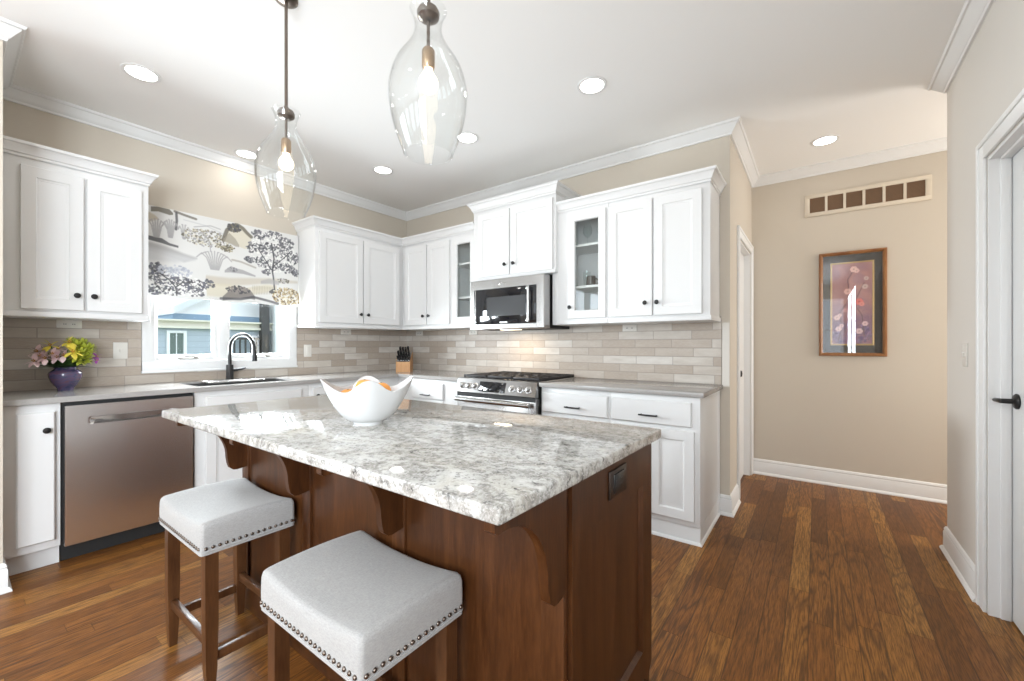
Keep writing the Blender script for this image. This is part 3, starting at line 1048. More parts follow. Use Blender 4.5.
# dishwasher
r = thing('dishwasher', 'stainless steel dishwasher under the left counter', 'dishwasher', (0, -2.872, 0), PI / 2)
dw = 0.594
MB().box(0, dw, -0.585, 0, 0.10, 0.876).build('tub', M['rubber'], r, smooth=0)
MB().box(0, dw, -0.565, -0.02, 0.004, 0.10).build('kick_plate', M['rubber'], r, smooth=0)
d = MB()
x0, x1 = 0.008, dw - 0.008
zb, zt = 0.098, 0.862
nseg = 24
hx0, hx1 = 0.105, dw - 0.105 + 0.02
rows_z = []
F_ = -0.632


def dw_front(x, z):
    # pocket handle scooped into the door near its top
    t = (x - hx0) / (hx1 - hx0)
    if t <= 0 or t >= 1:
        return F_
    env = min(1.0, min(t, 1 - t) * 9)
    zc = 0.772
    dz = (z - zc) / (0.021)
    return F_ + (0.026 * env * max(0.0, 1 - dz * dz) ** 0.5 if abs(dz) < 1 else 0.0)


zs = [zb, 0.2, 0.4, 0.6, 0.70, 0.735] + [0.748 + 0.0024 * k for k in range(21)] + [0.80, 0.83, zt]
xsn = [x0 + (x1 - x0) * k / 60 for k in range(61)]
d.grid([[(x, dw_front(x, z), z) for x in xsn] for z in zs])
d.box(x0, x1, F_ + 0.0265, -0.58, zb, zt)
for (a, b, c_, e) in ((x0, x0 + 0.0005, zb, zt), (x1 - 0.0005, x1, zb, zt)):
    d.box(a, b, F_, F_ + 0.03, c_, e)
d.box(x0, x1, F_, F_ + 0.03, zt - 0.0005, zt).box(x0, x1, F_, F_ + 0.03, zb, zb + 0.0005)
door = d.build('door', M['steel_v'], r, smooth=40)
m = MB()
n = 20
top_, bot_ = [], []
for k in range(n + 1):
    t = k / n
    x = hx0 + 0.004 + (hx1 - hx0 - 0.008) * t
    bow = 4 * t * (1 - t)
    top_.append((x, F_ - 0.002 - 0.012 * bow, 0.789 + 0.004 * bow))
    bot_.append((x, F_ - 0.002 - 0.014 * bow, 0.783 - 0.022 * bow))
m.grid([top_, bot_, [(p[0], p[1] + 0.006, p[2]) for p in bot_], [(p[0], p[1] + 0.006, p[2]) for p in top_]], closed_u=True)
m.build('handle', M['bright'], door, smooth=50)
MB().box(0.0, dw, -0.60, -0.57, 0.862, 0.876).build('vent_strip', M['rubber'], r, smooth=0)

# ---------------------------------------------------------------- range
RX0, RX1 = 1.442, 2.25
r = thing('range', 'stainless steel gas range between the white base cabinets', 'range', ((RX0 + RX1) / 2, 0, 0))
hw = (RX1 - RX0) / 2
MB().box(-hw + 0.004, hw - 0.004, -0.615, -0.012, 0.03, 0.90).build('body', M['steel'], r, smooth=0)
for sx in (-1, 1):
    for yy in (-0.57, -0.08):
        MB().lathe([(0.0, 0.0), (0.018, 0.0), (0.018, 0.03), (0.0, 0.03)], 12, (sx * (hw - 0.06), yy, 0)).build('foot', M['rubber'], r)
m = MB().box(-hw + 0.001, hw - 0.001, -0.63, -0.012, 0.90, 0.918, 0.003)
cook = m.build('cooktop', M['steel'], r, smooth=30)
MB().box(-hw + 0.02, hw - 0.02, -0.575, -0.035, 0.918, 0.921).build('burner_pan', M['blackgl'], cook, smooth=0)
for bx in (-0.26, 0.0, 0.26):
    for by in ((-0.44, -0.17) if bx else (-0.305,)):
        MB().lathe([(0.0, 0.0), (0.05, 0.0), (0.05, 0.008), (0.036, 0.010), (0.036, 0.017), (0.0, 0.018)], 20, (bx, by, 0.921)).build('burner', M['iron'], cook, smooth=40)
for gx in (-0.262, 0.0, 0.262):
    m = MB()
    w2 = 0.126
    for a in (-w2, w2 - 0.012):
        m.box(gx + a, gx + a + 0.012, -0.585, -0.03, 0.923, 0.940, 0.003)
    for yy in (-0.585, -0.45, -0.315, -0.18, -0.042):
        m.box(gx - w2, gx + w2, yy, yy + 0.012, 0.925, 0.942, 0.003)
    for xx in (-0.055, -0.006, 0.045):
        m.box(gx + xx, gx + xx + 0.011, -0.58, -0.035, 0.925, 0.941, 0.003)
    for xx in (-w2, w2 - 0.012):
        for yy in (-0.585, -0.042):
            m.box(gx + xx, gx + xx + 0.012, yy, yy + 0.012, 0.919, 0.93)
    m.build('grate', M['iron'], cook, smooth=30)
# slanted control panel
m = MB().prism([(-0.615, 0.90), (-0.615, 0.80), (-0.672, 0.80), (-0.676, 0.806), (-0.640, 0.913), (-0.632, 0.918), (-0.615, 0.918)], -hw + 0.001, hw - 0.001, 'x')
cp = m.build('control_panel', M['bright'], r, smooth=20)
sl = math.atan2(0.036, 0.107)
RM = Matrix.Translation((0, -0.658, 0.859)) @ Matrix.Rotation(-sl, 4, 'X')
m = MB().box(-0.148, 0.118, -0.0035, 0.004, -0.044, 0.040, 0.002).move(RM)
m.build('display', M['blackgl'], cp, smooth=30)
for kx in (-0.335, -0.262, -0.190, 0.185, 0.262, 0.335):
    m = MB().lathe([(0.0, 0.0), (0.028, 0.0), (0.028, 0.004), (0.021, 0.006), (0.020, 0.022), (0.017, 0.026), (0.0, 0.026)], 18, axis='y')
    m.box(-0.004, 0.004, -0.032, -0.02, -0.018, 0.018, 0.002)
    m.move(RM @ Matrix.Translation((kx, -0.001, -0.004)))
    m.build('knob', M['bright'] if kx < 0 else M['steel'], cp, smooth=35)
m = MB().box(-hw + 0.004, hw - 0.004, -0.655, -0.615, 0.24, 0.792, 0.004)
od = m.build('oven_door', M['steel'], r, smooth=30)
MB().box(-0.27, 0.27, -0.658, -0.654, 0.36, 0.66, 0.001).build('oven_window', M['blackgl'], od, smooth=30)
MB().box(-hw + 0.006, hw - 0.006, -0.657, -0.64, 0.765, 0.797).build('vent_gap', M['rubber'], od, smooth=0)
m = MB().tube([(-hw + 0.03, -0.70, 0.745), (hw - 0.03, -0.70, 0.745)], 0.019, 14)
for sx in (-1, 1):
    m.tube([(sx * (hw - 0.06), -0.65, 0.745), (sx * (hw - 0.06), -0.70, 0.745)], 0.013, 10)
m.build('handle', M['bright'], od, smooth=40)
MB().box(-hw + 0.004, hw - 0.004, -0.652, -0.615, 0.07, 0.23, 0.004).build('drawer', M['steel'], r, smooth=30)

# ---------------------------------------------------------------- microwave
MX0, MX1 = 1.404, 2.184
r = thing('microwave', 'stainless over-the-range microwave hanging under the raised cabinet', 'microwave', ((MX0 + MX1) / 2, 0, 1.333))
hw = (MX1 - MX0) / 2
MB().box(-hw + 0.008, hw - 0.004, -0.36, -0.011, 0.0, 0.435).build('body', M['rubber'], r, smooth=0)
H = 0.432
m = MB()
m.nested(2 * hw, H, [(0.0, -0.436), (0.004, -0.44), (0.045, -0.44), (0.048, -0.432)], x0=-hw, z0=0.0, t=-0.35)
fr = m.build('front_frame', M['steel'], r, smooth=30)
gx0, gx1, gz0, gz1 = 1.470 - 1.794, 2.112 - 1.794, 0.040, 0.350
MB().box(gx0, gx1, -0.446, -0.43, gz0, gz1, 0.003).build('door_glass', M['blackgl'], r, smooth=30)
MB().box(-hw + 0.045, hw - 0.045, -0.441, -0.43, 0.35, 0.392).build('top_rail', M['steel'], r, smooth=0)
MB().box(gx1, hw - 0.045, -0.441, -0.43, 0.04, 0.352).build('side_rail', M['steel'], r, smooth=0)
MB().box(gx0 + 0.13, gx1 - 0.10, -0.4475, -0.445, gz0 + 0.07, gz1 - 0.075, 0.001).build('viewing_window', plain('oven_mesh_window', (0.06, 0.062, 0.065), 0.12), r, smooth=0)
hx = 2.060 - 1.794
m = MB().tube([(hx, -0.485, gz0 + 0.008), (hx, -0.485, gz1 - 0.012)], 0.012, 12)
for zz in (gz0 + 0.022, gz1 - 0.028):
    m.tube([(hx, -0.44, zz), (hx, -0.485, zz)], 0.010, 10)
    m.box(hx - 0.014, hx + 0.014, -0.498, -0.472, zz - 0.012, zz + 0.012, 0.004)
m.build('handle', M['bright'], r, smooth=40)
MB().ball((0, 0, 0), 0.012, (3.4, 0.12, 0.7)).build('badge', M['bright'], r, smooth=60, loc=(-0.03, -0.4415, 0.385))
MB().box(-0.05, 0.03, -0.4478, -0.445, 0.048, 0.062, 0.0005).build('badge', M['steel'], r, smooth=0)
MB().box(-0.16, 0.02, -0.30, -0.22, -0.004, 0.0).build('cooktop_lamp', M['cook'], r, smooth=0)
area_light('cooktop_light', (-0.07, -0.26, -0.012), (0, 0, 0), 0.18, 0.08, 2.2, (1.0, 0.80, 0.56), parent=r)

# ---------------------------------------------------------------- island
IX0, IX1 = 1.762, 3.478       # body
IY0, IY1 = -2.43, -1.842
r = thing('island', 'dark walnut kitchen island cabinet with corbels under the granite', 'island', (0, 0, 0))
m = MB()
m.box(IX0 + 0.02, IX1 - 0.02, IY0 + 0.02, IY1 - 0.02, 0.10, 0.882)
m.box(IX0 + 0.02, IX1 - 0.02, IY0 + 0.02, IY1 - 0.075, 0.0, 0.10)
m.build('carcass', M['iwood'], r, smooth=0)
# seating side: panels and stiles
stx = [1.792, 2.340, 2.889, 3.438]
for i in range(3):
    a, b = stx[i] + 0.03, stx[i + 1] - 0.03
    MB().box(a - 0.01, b + 0.01, IY0 + 0.010, IY0 + 0.022, 0.10, 0.882).build('panel', M['iwood'], r, smooth=0)
for i, x in enumerate(stx):
    MB().box(x - 0.030, x + 0.030, IY0, IY0 + 0.022, 0.0, 0.882, 0.002).build('stile', M['iwood'], r, smooth=30)
m = MB().sweep([(0.0, 0.0), (0.016, 0.0), (0.016, 0.085), (0.010, 0.10), (0.0, 0.108)], [(IX0, IY0 + 0.004), (IX1 - 0.012, IY0 + 0.004)])
m.build('base_moulding', M['iwood_x'], r, smooth=25)
MB().box(IX0 + 0.02, IX1 - 0.03, IY0 + 0.004, IY0 + 0.02, 0.80, 0.882).build('top_rail', M['iwood_x'], r, smooth=0)
# corbels
prof = [(IY0, 0.882), (-2.69, 0.882), (-2.69, 0.866), (-2.684, 0.861), (-2.672, 0.861)]
for k in range(0, 15):
    a = (PI / 2) * k / 14
    prof.append((-2.662 + 0.152 * math.sin(a), 0.861 - 0.165 * (1 - math.cos(a))))
prof += [(-2.506, 0.668), (-2.500, 0.648), (-2.486, 0.636), (-2.470, 0.634), (IY0, 0.640)]
for x in stx:
    x += 0.024 if x > 3 else 0.012
    MB().prism(prof, x - 0.010, x + 0.014, 'x').build('corbel', M['iwood'], r, smooth=25)
# right end panel (faces +x): build facing -y and turn
ww = IY1 - IY0 - 0.0445
mm = Matrix.Translation((IX1 - 0.02, IY0 + 0.022, 0)) @ Matrix.Rotation(PI / 2, 4, 'Z')
m = MB()
# frame with recessed panel: outer rectangle and uneven insets
o = [(0, 0.0), (ww, 0.0), (ww, 0.882), (0, 0.882)]
inn = [(0.048, 0.205), (ww - 0.062, 0.205), (ww - 0.062, 0.742), (0.048, 0.742)]
inn2 = [(0.057, 0.214), (ww - 0.071, 0.214), (ww - 0.071, 0.733), (0.057, 0.733)]
O_ = [m.bm.verts.new((a, -0.02, b)) for a, b in o]
Ob = [m.bm.verts.new((a, 0.0, b)) for a, b in o]
I_ = [m.bm.verts.new((a, -0.02, b)) for a, b in inn]
J_ = [m.bm.verts.new((a, -0.007, b)) for a, b in inn2]
for i in range(4):
    j = (i + 1) % 4
    m.bm.faces.new((O_[i], O_[j], I_[j], I_[i]))
    m.bm.faces.new((I_[i], I_[j], J_[j], J_[i]))
    m.bm.faces.new((Ob[i], Ob[j], O_[j], O_[i]))
m.bm.faces.new(J_)
m.bm.faces.new(list(reversed(Ob)))
# toe notch at the back edge
m.move(mm)
m.build('end_panel', M['iwood'], r, smooth=20)
MB().sweep([(0.0, 0.0), (0.010, 0.0), (0.010, 0.10), (0.004, 0.112), (0.0, 0.112)], [(IX1, IY0 + 0.02), (IX1, IY1 - 0.07)]).build('base_moulding', M['iwood_x'], r, smooth=25)
MB().prism([(IY1 - 0.022, 0.882), (IY1 + 0.0, 0.882), (IY1 + 0.0, 0.135), (IY1 - 0.012, 0.115), (IY1 - 0.022, 0.11)], IX0 + 0.01, IX1, 'x').build('back_panel', M['iwood'], r, smooth=20)
MB().box(IX0, IX0 + 0.02, IY0 + 0.02, IY1 - 0.02, 0.0, 0.882).build('end_panel', M['iwood'], r, smooth=0)

# granite top
m = MB()
m.prism([(1.658, -2.702), (3.490, -2.695), (3.510, -1.837), (1.695, -1.837)], 0.8825, 0.9145, 'z')
bmesh.ops.bevel(m.bm, geom=list(m.bm.edges), offset=0.005, segments=3, affect='EDGES', profile=0.5)
tag(m.build('countertop', M['granite'], smooth=30), 'polished white and grey granite slab on the island', 'countertop')

# island outlet
r = thing('island_outlet', 'dark bronze outlet plate on the end of the island', 'outlet', (IX1, -2.145, 0.816))
MB().box(0, 0.006, -0.060, 0.060, -0.038, 0.038, 0.002).build('plate', M['darkbronze'], r, smooth=30)
m = MB().box(0.004, 0.009, -0.036, 0.036, -0.026, 0.026, 0.002)
m.build('receptacle', M['black'], r, smooth=30)
for s_ in (-1, 1):
    for q in (-0.0075, 0.0075):
        MB().box(0.008, 0.0095, s_ * 0.018 - 0.006, s_ * 0.018 + 0.006, q - 0.0015, q + 0.0015).build('slot', M['slot'], r, smooth=0)

# ---------------------------------------------------------------- stools
def make_stool(label, loc):
    r = thing('stool', label, 'stool', loc, 0.0, 'saddle stools at the island')
    sw, sd = 0.227, 0.156
    zb = 0.489

    def rr(a, b, rad, n=6):
        pts = []
        for cx, cy, a0 in ((a - rad, b - rad, 0), (-a + rad, b - rad, PI / 2), (-a + rad, -b + rad, PI), (a - rad, -b + rad, 1.5 * PI)):
            for k in range(n + 1):
                t = a0 + PI / 2 * k / n
                pts.append((cx + rad * math.cos(t), cy + rad * math.sin(t)))
        # subdivide the straight runs so the saddle can bend
        out = []
        for i, p in enumerate(pts):
            q = pts[(i + 1) % len(pts)]
            L = math.hypot(q[0] - p[0], q[1] - p[1])
            kk = max(1, int(L / 0.03))
            for j in range(kk):
                out.append((p[0] + (q[0] - p[0]) * j / kk, p[1] + (q[1] - p[1]) * j / kk))
        return out

    base_ = rr(sw, sd, 0.014)

    def top(x, y):
        u, v = x / sw, y / sd
        return 0.589 + 0.020 * (abs(u) ** 2.2) - 0.008 * v * v - 0.004

    m = MB()
    rows = []
    for sc, kind in ((1.0, 'b'), (1.0, 'l1'), (1.004, 'l2'), (1.0, 'l3'), (0.985, 't0'), (0.955, 't1'), (0.90, 't2'), (0.75, 't3'), (0.5, 't4'), (0.25, 't5'), (0.02, 't6')):
        row = []
        for x, y in base_:
            X, Y = x * sc, y * sc
            zt = top(X, Y)
            z = {'b': zb, 'l1': zb + 0.004, 'l2': zb + 0.05, 'l3': zt - 0.022, 't0': zt - 0.009, 't1': zt - 0.002}.get(kind, zt)
            row.append((X, Y, z))
        rows.append(row)
    V = m.grid(rows, closed_v=True)
    m.fan(V[0])
    m.fan(V[-1])
    seat = m.build('seat', M['linen'], r, smooth=60)
    m = MB().tube([(x * 1.003, y * 1.003, zb + 0.0105) for x, y in base_ + base_[:1]], 0.002, 6, cap=False)
    m.build('piping', M['linen'], seat, smooth=60)
    # nailheads along the lower edge
    nm = None
    for side in range(4):
        L = 2 * (sw if side % 2 == 0 else sd) - 0.03
        n = int(L / 0.0192)
        for k in range(n + 1):
            t = -L / 2 + L * k / n
            x, y, nx, ny = [(t, -sd, 0, -1), (sw, t, 1, 0), (t, sd, 0, 1), (-sw, t, -1, 0)][side]
            if nm is None:
                no = MB().ball((0, 0, 0), 0.0058, (1, 1, 1), 8, 6).build('nailhead', M['nail'], seat, smooth=60)
                nm = no.data
            else:
                no = bpy.data.objects.new('nailhead', nm)
                COL.objects.link(no)
                no.parent = seat
            no.location = (x + nx * 0.0005, y + ny * 0.0005, zb + 0.0225)
    lx, ly = sw - 0.030, sd - 0.036
    for sx in (-1, 1):
        for sy in (-1, 1):
            m = MB()
            rows = []
            for z, h in ((0.0, 0.0125), (0.08, 0.0165), (0.25, 0.0195), (0.494, 0.0195)):
                rows.append([(sx * lx + a * h, sy * ly + b * h, z) for a, b in ((-1, -1), (1, -1), (1, 1), (-1, 1))])
            V = m.grid(rows, closed_v=True)
            m.fan(V[0])
            m.fan(V[-1])
            lg = m.build('leg', M['lwood'], r, smooth=20)
            MB().lathe([(0, 0.0), (0.009, 0.0), (0.009, 0.004), (0, 0.004)], 10, (sx * lx, sy * ly, -0.0)).build('foot_pad', M['rubber'], lg)
    for sx in (-1, 1):
        MB().box(sx * lx - 0.010, sx * lx + 0.010, -ly, ly, 0.105, 0.137, 0.002).build('stretcher', M['lwood'], r, smooth=30)
    for sy in (-1, 1):
        MB().box(-lx, lx, sy * ly - 0.010, sy * ly + 0.010, 0.155, 0.187, 0.002).build('stretcher', mat_lx, r, smooth=30)
    for sy in (-1, 1):
        MB().box(-lx, lx, sy * ly - 0.012, sy * ly + 0.012, 0.460, 0.491).build('seat_rail', mat_lx, r, smooth=0)
    return r


mat_lx = mat_wood('stool_rail_wood', (0.045, 0.0165, 0.0060), (0.082, 0.033, 0.0125), (0.125, 0.054, 0.021), axis=0)
st = make_stool('nearer linen saddle stool with nailhead trim, in front of the island', (2.951, -2.600, 0))
s2 = copy_tree(st)
s2.location = (2.051, -2.595, 0)
s2['label'] = 'farther linen saddle stool with nailhead trim, on the left toward the dishwasher'

# ---------------------------------------------------------------- pendants
def make_pendant(label, x, y, top):
    r = thing('pendant_light', label, 'pendant light', (x, y, CEIL), 0.0, 'glass pendants over the island')
    top -= CEIL
    MB().lathe([(0.0, 0.0), (0.048, 0.0), (0.048, -0.010), (0.036, -0.018), (0.010, -0.022), (0.0, -0.022)], 28).build('canopy', M['nickel'], r, smooth=40)
    MB().tube([(0, 0, -0.02), (0, 0, top + 0.01)], 0.0068, 12).build('rod', M['nickel'], r, smooth=50)
    MB().lathe([(0.0, 0.020), (0.010, 0.020), (0.016, 0.008), (0.030, 0.004), (0.036, -0.008), (0.034, -0.022), (0.022, -0.032), (0.012, -0.034), (0.0, -0.034)], 24, (0, 0, top)).build('cap', M['nickel'], r, smooth=40)
    MB().tube([(0, 0, top - 0.03), (0, 0, top - 0.12)], 0.0055, 10).build('stem', M['nickel'], r, smooth=50)
    MB().lathe([(0.0, 0.0), (0.016, 0.0), (0.0205, -0.008), (0.0205, -0.055), (0.017, -0.064), (0.0, -0.064)], 20, (0, 0, top - 0.122)).build('socket', M['socket'], r, smooth=40)
    bp = [(0.0, 0.0), (0.013, -0.001), (0.014, -0.012), (0.019, -0.022)] + [(0.031 * math.cos(t), -0.050 + 0.031 * math.sin(t)) for t in [0.75 - (PI / 2 + 0.75) * k / 10 for k in range(1, 10)]] + [(0.0, -0.081)]
    MB().lathe(bp, 24, (0, 0, top - 0.182)).build('bulb', M['bulb'], r, smooth=60)
    # bottle-shaped glass: neck, waist, belly, open foot
    out = [(0.058, 0.0), (0.052, -0.012), (0.045, -0.035), (0.042, -0.060), (0.045, -0.085), (0.056, -0.115), (0.075, -0.150), (0.096, -0.185),
           (0.112, -0.225), (0.121, -0.268), (0.1225, -0.300), (0.119, -0.350), (0.111, -0.397), (0.098, -0.445), (0.085, -0.482), (0.077, -0.502)]
    # refine with Catmull-Rom
    fin = []
    for i in range(len(out) - 1):
        p0, p1, p2, p3 = out[max(i - 1, 0)], out[i], out[i + 1], out[min(i + 2, len(out) - 1)]
        for k in range(3):
            t = k / 3
            fin.append(tuple(0.5 * (2 * p1[j] + (p2[j] - p0[j]) * t + (2 * p0[j] - 5 * p1[j] + 4 * p2[j] - p3[j]) * t * t + (3 * p1[j] - p0[j] - 3 * p2[j] + p3[j]) * t ** 3) for j in (0, 1)))
    fin.append(out[-1])
    fin = [(a, b * 0.905) for a, b in fin]
    inn_ = [(rr_ - 0.0028, zz) for rr_, zz in fin]
    prof_ = fin + [(fin[-1][0] + 0.0012, fin[-1][1] - 0.003), (fin[-1][0] - 0.0014, fin[-1][1] - 0.0055), (fin[-1][0] - 0.004, fin[-1][1] - 0.003)] + inn_[::-1] + [(fin[0][0] - 0.0014, 0.003)]
    MB().lathe(prof_, 56, (0, 0, top), closed=True).build('glass_shade', M['shade_glass'], r, smooth=70)
    l = bpy.data.lights.new('bulb_light', 'POINT')
    l.energy = BULB_W
    l.color = (1.0, 0.82, 0.6)
    l.shadow_soft_size = 0.03
    lo = bpy.data.objects.new('bulb_light', l)
    lo.location = (0, 0, top - 0.235)
    COL.objects.link(lo)
    lo.parent = r
    return r


p1 = make_pendant('left glass bottle pendant on a long rod, farther over the island', 2.017, -2.351, 2.236)
p2 = make_pendant('right glass bottle pendant, nearer over the island', 2.932, -2.345, 2.258)

# ---------------------------------------------------------------- recessed lights
def make_can(label, x, y):
    r = thing('recessed_light', label, 'ceiling light', (x, y, CEIL), 0.0, 'recessed ceiling lights')
    MB().lathe([(0.068, -0.0005), (0.088, -0.0005), (0.088, -0.004), (0.080, -0.006), (0.070, -0.004), (0.068, -0.002)], 32, closed=True).build('trim_ring', M['trim'], r, smooth=40)
    MB().lathe([(0.0, -0.0035), (0.069, -0.0035), (0.069, -0.0008), (0.0, -0.0008)], 32).build('lens', M['lamp'], r, smooth=0)
    area_light('can_light', (0, 0, -0.012), (0, 0, 0), 0.13, 0.13, CAN_W, (1.0, 0.97, 0.93), parent=r, shape='DISK')
    return r


cans = [(0.827, -2.588, 'recessed ceiling light at upper left, nearest the left wall cabinet'),
        (2.847, -0.97, 'recessed ceiling light near the right upper cabinets'),
        (3.981, 0.686, 'recessed ceiling light in the hall in front of the picture'),
        (0.833, -0.956, 'recessed ceiling light near the corner of the room'),
        (0.20, -1.80, 'recessed ceiling light above the kitchen window'),
        (1.822, -0.945, 'recessed ceiling light seen beside the right pendant glass'),
        (2.85, -3.6, 'recessed ceiling light behind the viewer'), (0.9, -4.4, 'recessed ceiling light behind the viewer'),  # unseen cans behind the viewer, added to even out the light
        (3.6, -5.2, 'recessed ceiling light behind the viewer'), (1.9, -5.6, 'recessed ceiling light behind the viewer'),
        (5.3, 0.7, 'recessed ceiling light in the hall, hidden round the right corner')]  # unseen can, added to brighten the hall
c0 = None
for x, y, lab in cans:
    if c0 is None:
        c0 = make_can(lab, x, y)
    else:
        c = copy_tree(c0)
        c.location = (x, y, CEIL)
        c['label'] = lab

# ---------------------------------------------------------------- outlets and switches
def wall_plate(name, label, cat, loc, rz, w, h, kind, group=None):
    r = thing(name, label, cat, loc, rz, group)
    MB().box(-w / 2, w / 2, -0.006, 0, -h / 2, h / 2, 0.002).build('plate', M['plate'], r, smooth=30)
    if kind == 'switch':
        MB().box(-0.005, 0.005, -0.014, -0.004, -0.010, 0.012, 0.002).build('toggle', M['plate'], r, smooth=30)
    elif kind == 'rocker':
        MB().box(-0.016, 0.016, -0.009, -0.004, -0.033, 0.033, 0.002).build('rocker', M['plate'], r, smooth=30)
    else:
        for s_ in (-1, 1):
            for q in (-0.0045, 0.0045):
                if w > h:
                    b = (s_ * 0.02 + q - 0.0015, s_ * 0.02 + q + 0.0015, -0.0075, -0.004, -0.004, 0.004)
                else:
                    b = (q - 0.001, q + 0.001, -0.0075, -0.004, s_ * 0.02 - 0.005, s_ * 0.02 + 0.005)
                MB().box(*b).build('slot', M['slot'], r, smooth=0)
    return r


wall_plate('light_switch', 'white switch plate on the tile between flowers and window', 'switch', (0.009, -2.524, 1.155), PI / 2, 0.075, 0.115, 'switch')
wall_plate('wall_outlet', 'white outlet plate on the tile right of the window', 'outlet', (0.009, -1.20, 1.140), PI / 2, 0.072, 0.115, 'rocker')
UG = 'plug strips under the upper cabinets'
wall_plate('plug_strip', 'pale plug strip under the cabinet above the flower vase', 'outlet', (0.009, -2.77, 1.330), PI / 2, 0.115, 0.052, 'outlet', UG)
wall_plate('plug_strip', 'pale plug strip under the two-door cabinet right of the window', 'outlet', (0.009, -0.80, 1.330), PI / 2, 0.115, 0.052, 'outlet', UG)
wall_plate('plug_strip', 'pale plug strip on the back wall close to the corner', 'outlet', (0.235, -0.009, 1.330), 0, 0.115, 0.052, 'outlet', UG)
wall_plate('plug_strip', 'pale plug strip just left of the microwave', 'outlet', (1.06, -0.009, 1.328), 0, 0.115, 0.052, 'outlet', UG)
wall_plate('plug_strip', 'pale plug strip under the right-hand upper cabinets', 'outlet', (2.722, -0.009, 1.330), 0, 0.115, 0.052, 'outlet', UG)
wall_plate('light_switch', 'pale switch plate on the wall left of the right door', 'switch', (RX, -0.185, 1.145), -PI / 2, 0.075, 0.118, 'switch')

# ---------------------------------------------------------------- hall: vent and picture
r = thing('return_air_vent', 'long tan wall vent with six brown grilles, above the picture', 'vent', (3.845, HY, 2.312))
m = MB()
vw, vh = 0.797, 0.19
m.box(0, vw, -0.012, 0, 0, 0.032, 0.002).box(0, vw, -0.012, 0, vh - 0.032, vh, 0.002)
cells = 6
bw = 0.018
cw = (vw - 2 * 0.036 - 5 * bw) / 6
x = 0.036
m.box(0, 0.036, -0.012, 0, 0.03, vh - 0.03, 0.002).box(vw - 0.036, vw, -0.012, 0, 0.03, vh - 0.03, 0.002)
for k in range(5):
    m.box(0.036 + (k + 1) * cw + k * bw, 0.036 + (k + 1) * (cw + bw), -0.011, 0, 0.03, vh - 0.03)
m.build('frame', M['ventframe'], r, smooth=30)
for k in range(6):
    a = 0.036 + k * (cw + bw)
    m = MB().box(a, a + cw, -0.004, -0.001, 0.03, vh - 0.03)
    for q in range(13):
        zz = 0.034 + q * 0.0098
        m.prism([(-0.009, zz), (-0.004, zz + 0.006), (-0.003, zz + 0.006), (-0.008, zz)], a, a + cw, 'x')
    m.build('grille', M['grille'], r, smooth=0)


def painted_sheet(name, canvas, mat, parent, point, smooth=60, thick=0.0):
    """grid mesh whose corner colours hold the printed pattern; canvas rows run bottom to top"""
    Hh, Ww, _ = canvas.shape
    vs = [point((i + 0.5) / Ww, (j + 0.5) / Hh) for j in range(Hh) for i in range(Ww)]
    fs = [(j * Ww + i, j * Ww + i + 1, (j + 1) * Ww + i + 1, (j + 1) * Ww + i) for j in range(Hh - 1) for i in range(Ww - 1)]
    me = bpy.data.meshes.new(name)
    me.from_pydata(vs, [], fs)
    at = me.color_attributes.new('print', 'FLOAT_COLOR', 'POINT')
    c = np.ones((Hh * Ww, 4), np.float32)
    c[:, :3] = canvas.reshape(-1, 3)
    at.data.foreach_set('color', c.ravel())
    me.materials.append(mat)
    me.polygons.foreach_set('use_smooth', [True] * len(me.polygons))
    o = bpy.data.objects.new(name, me)
    COL.objects.link(o)
    if parent:
        o.parent = parent
    if thick:
        sm = o.modifiers.new('thickness', 'SOLIDIFY')
        sm.thickness = thick
        sm.offset = 0.0
    return o


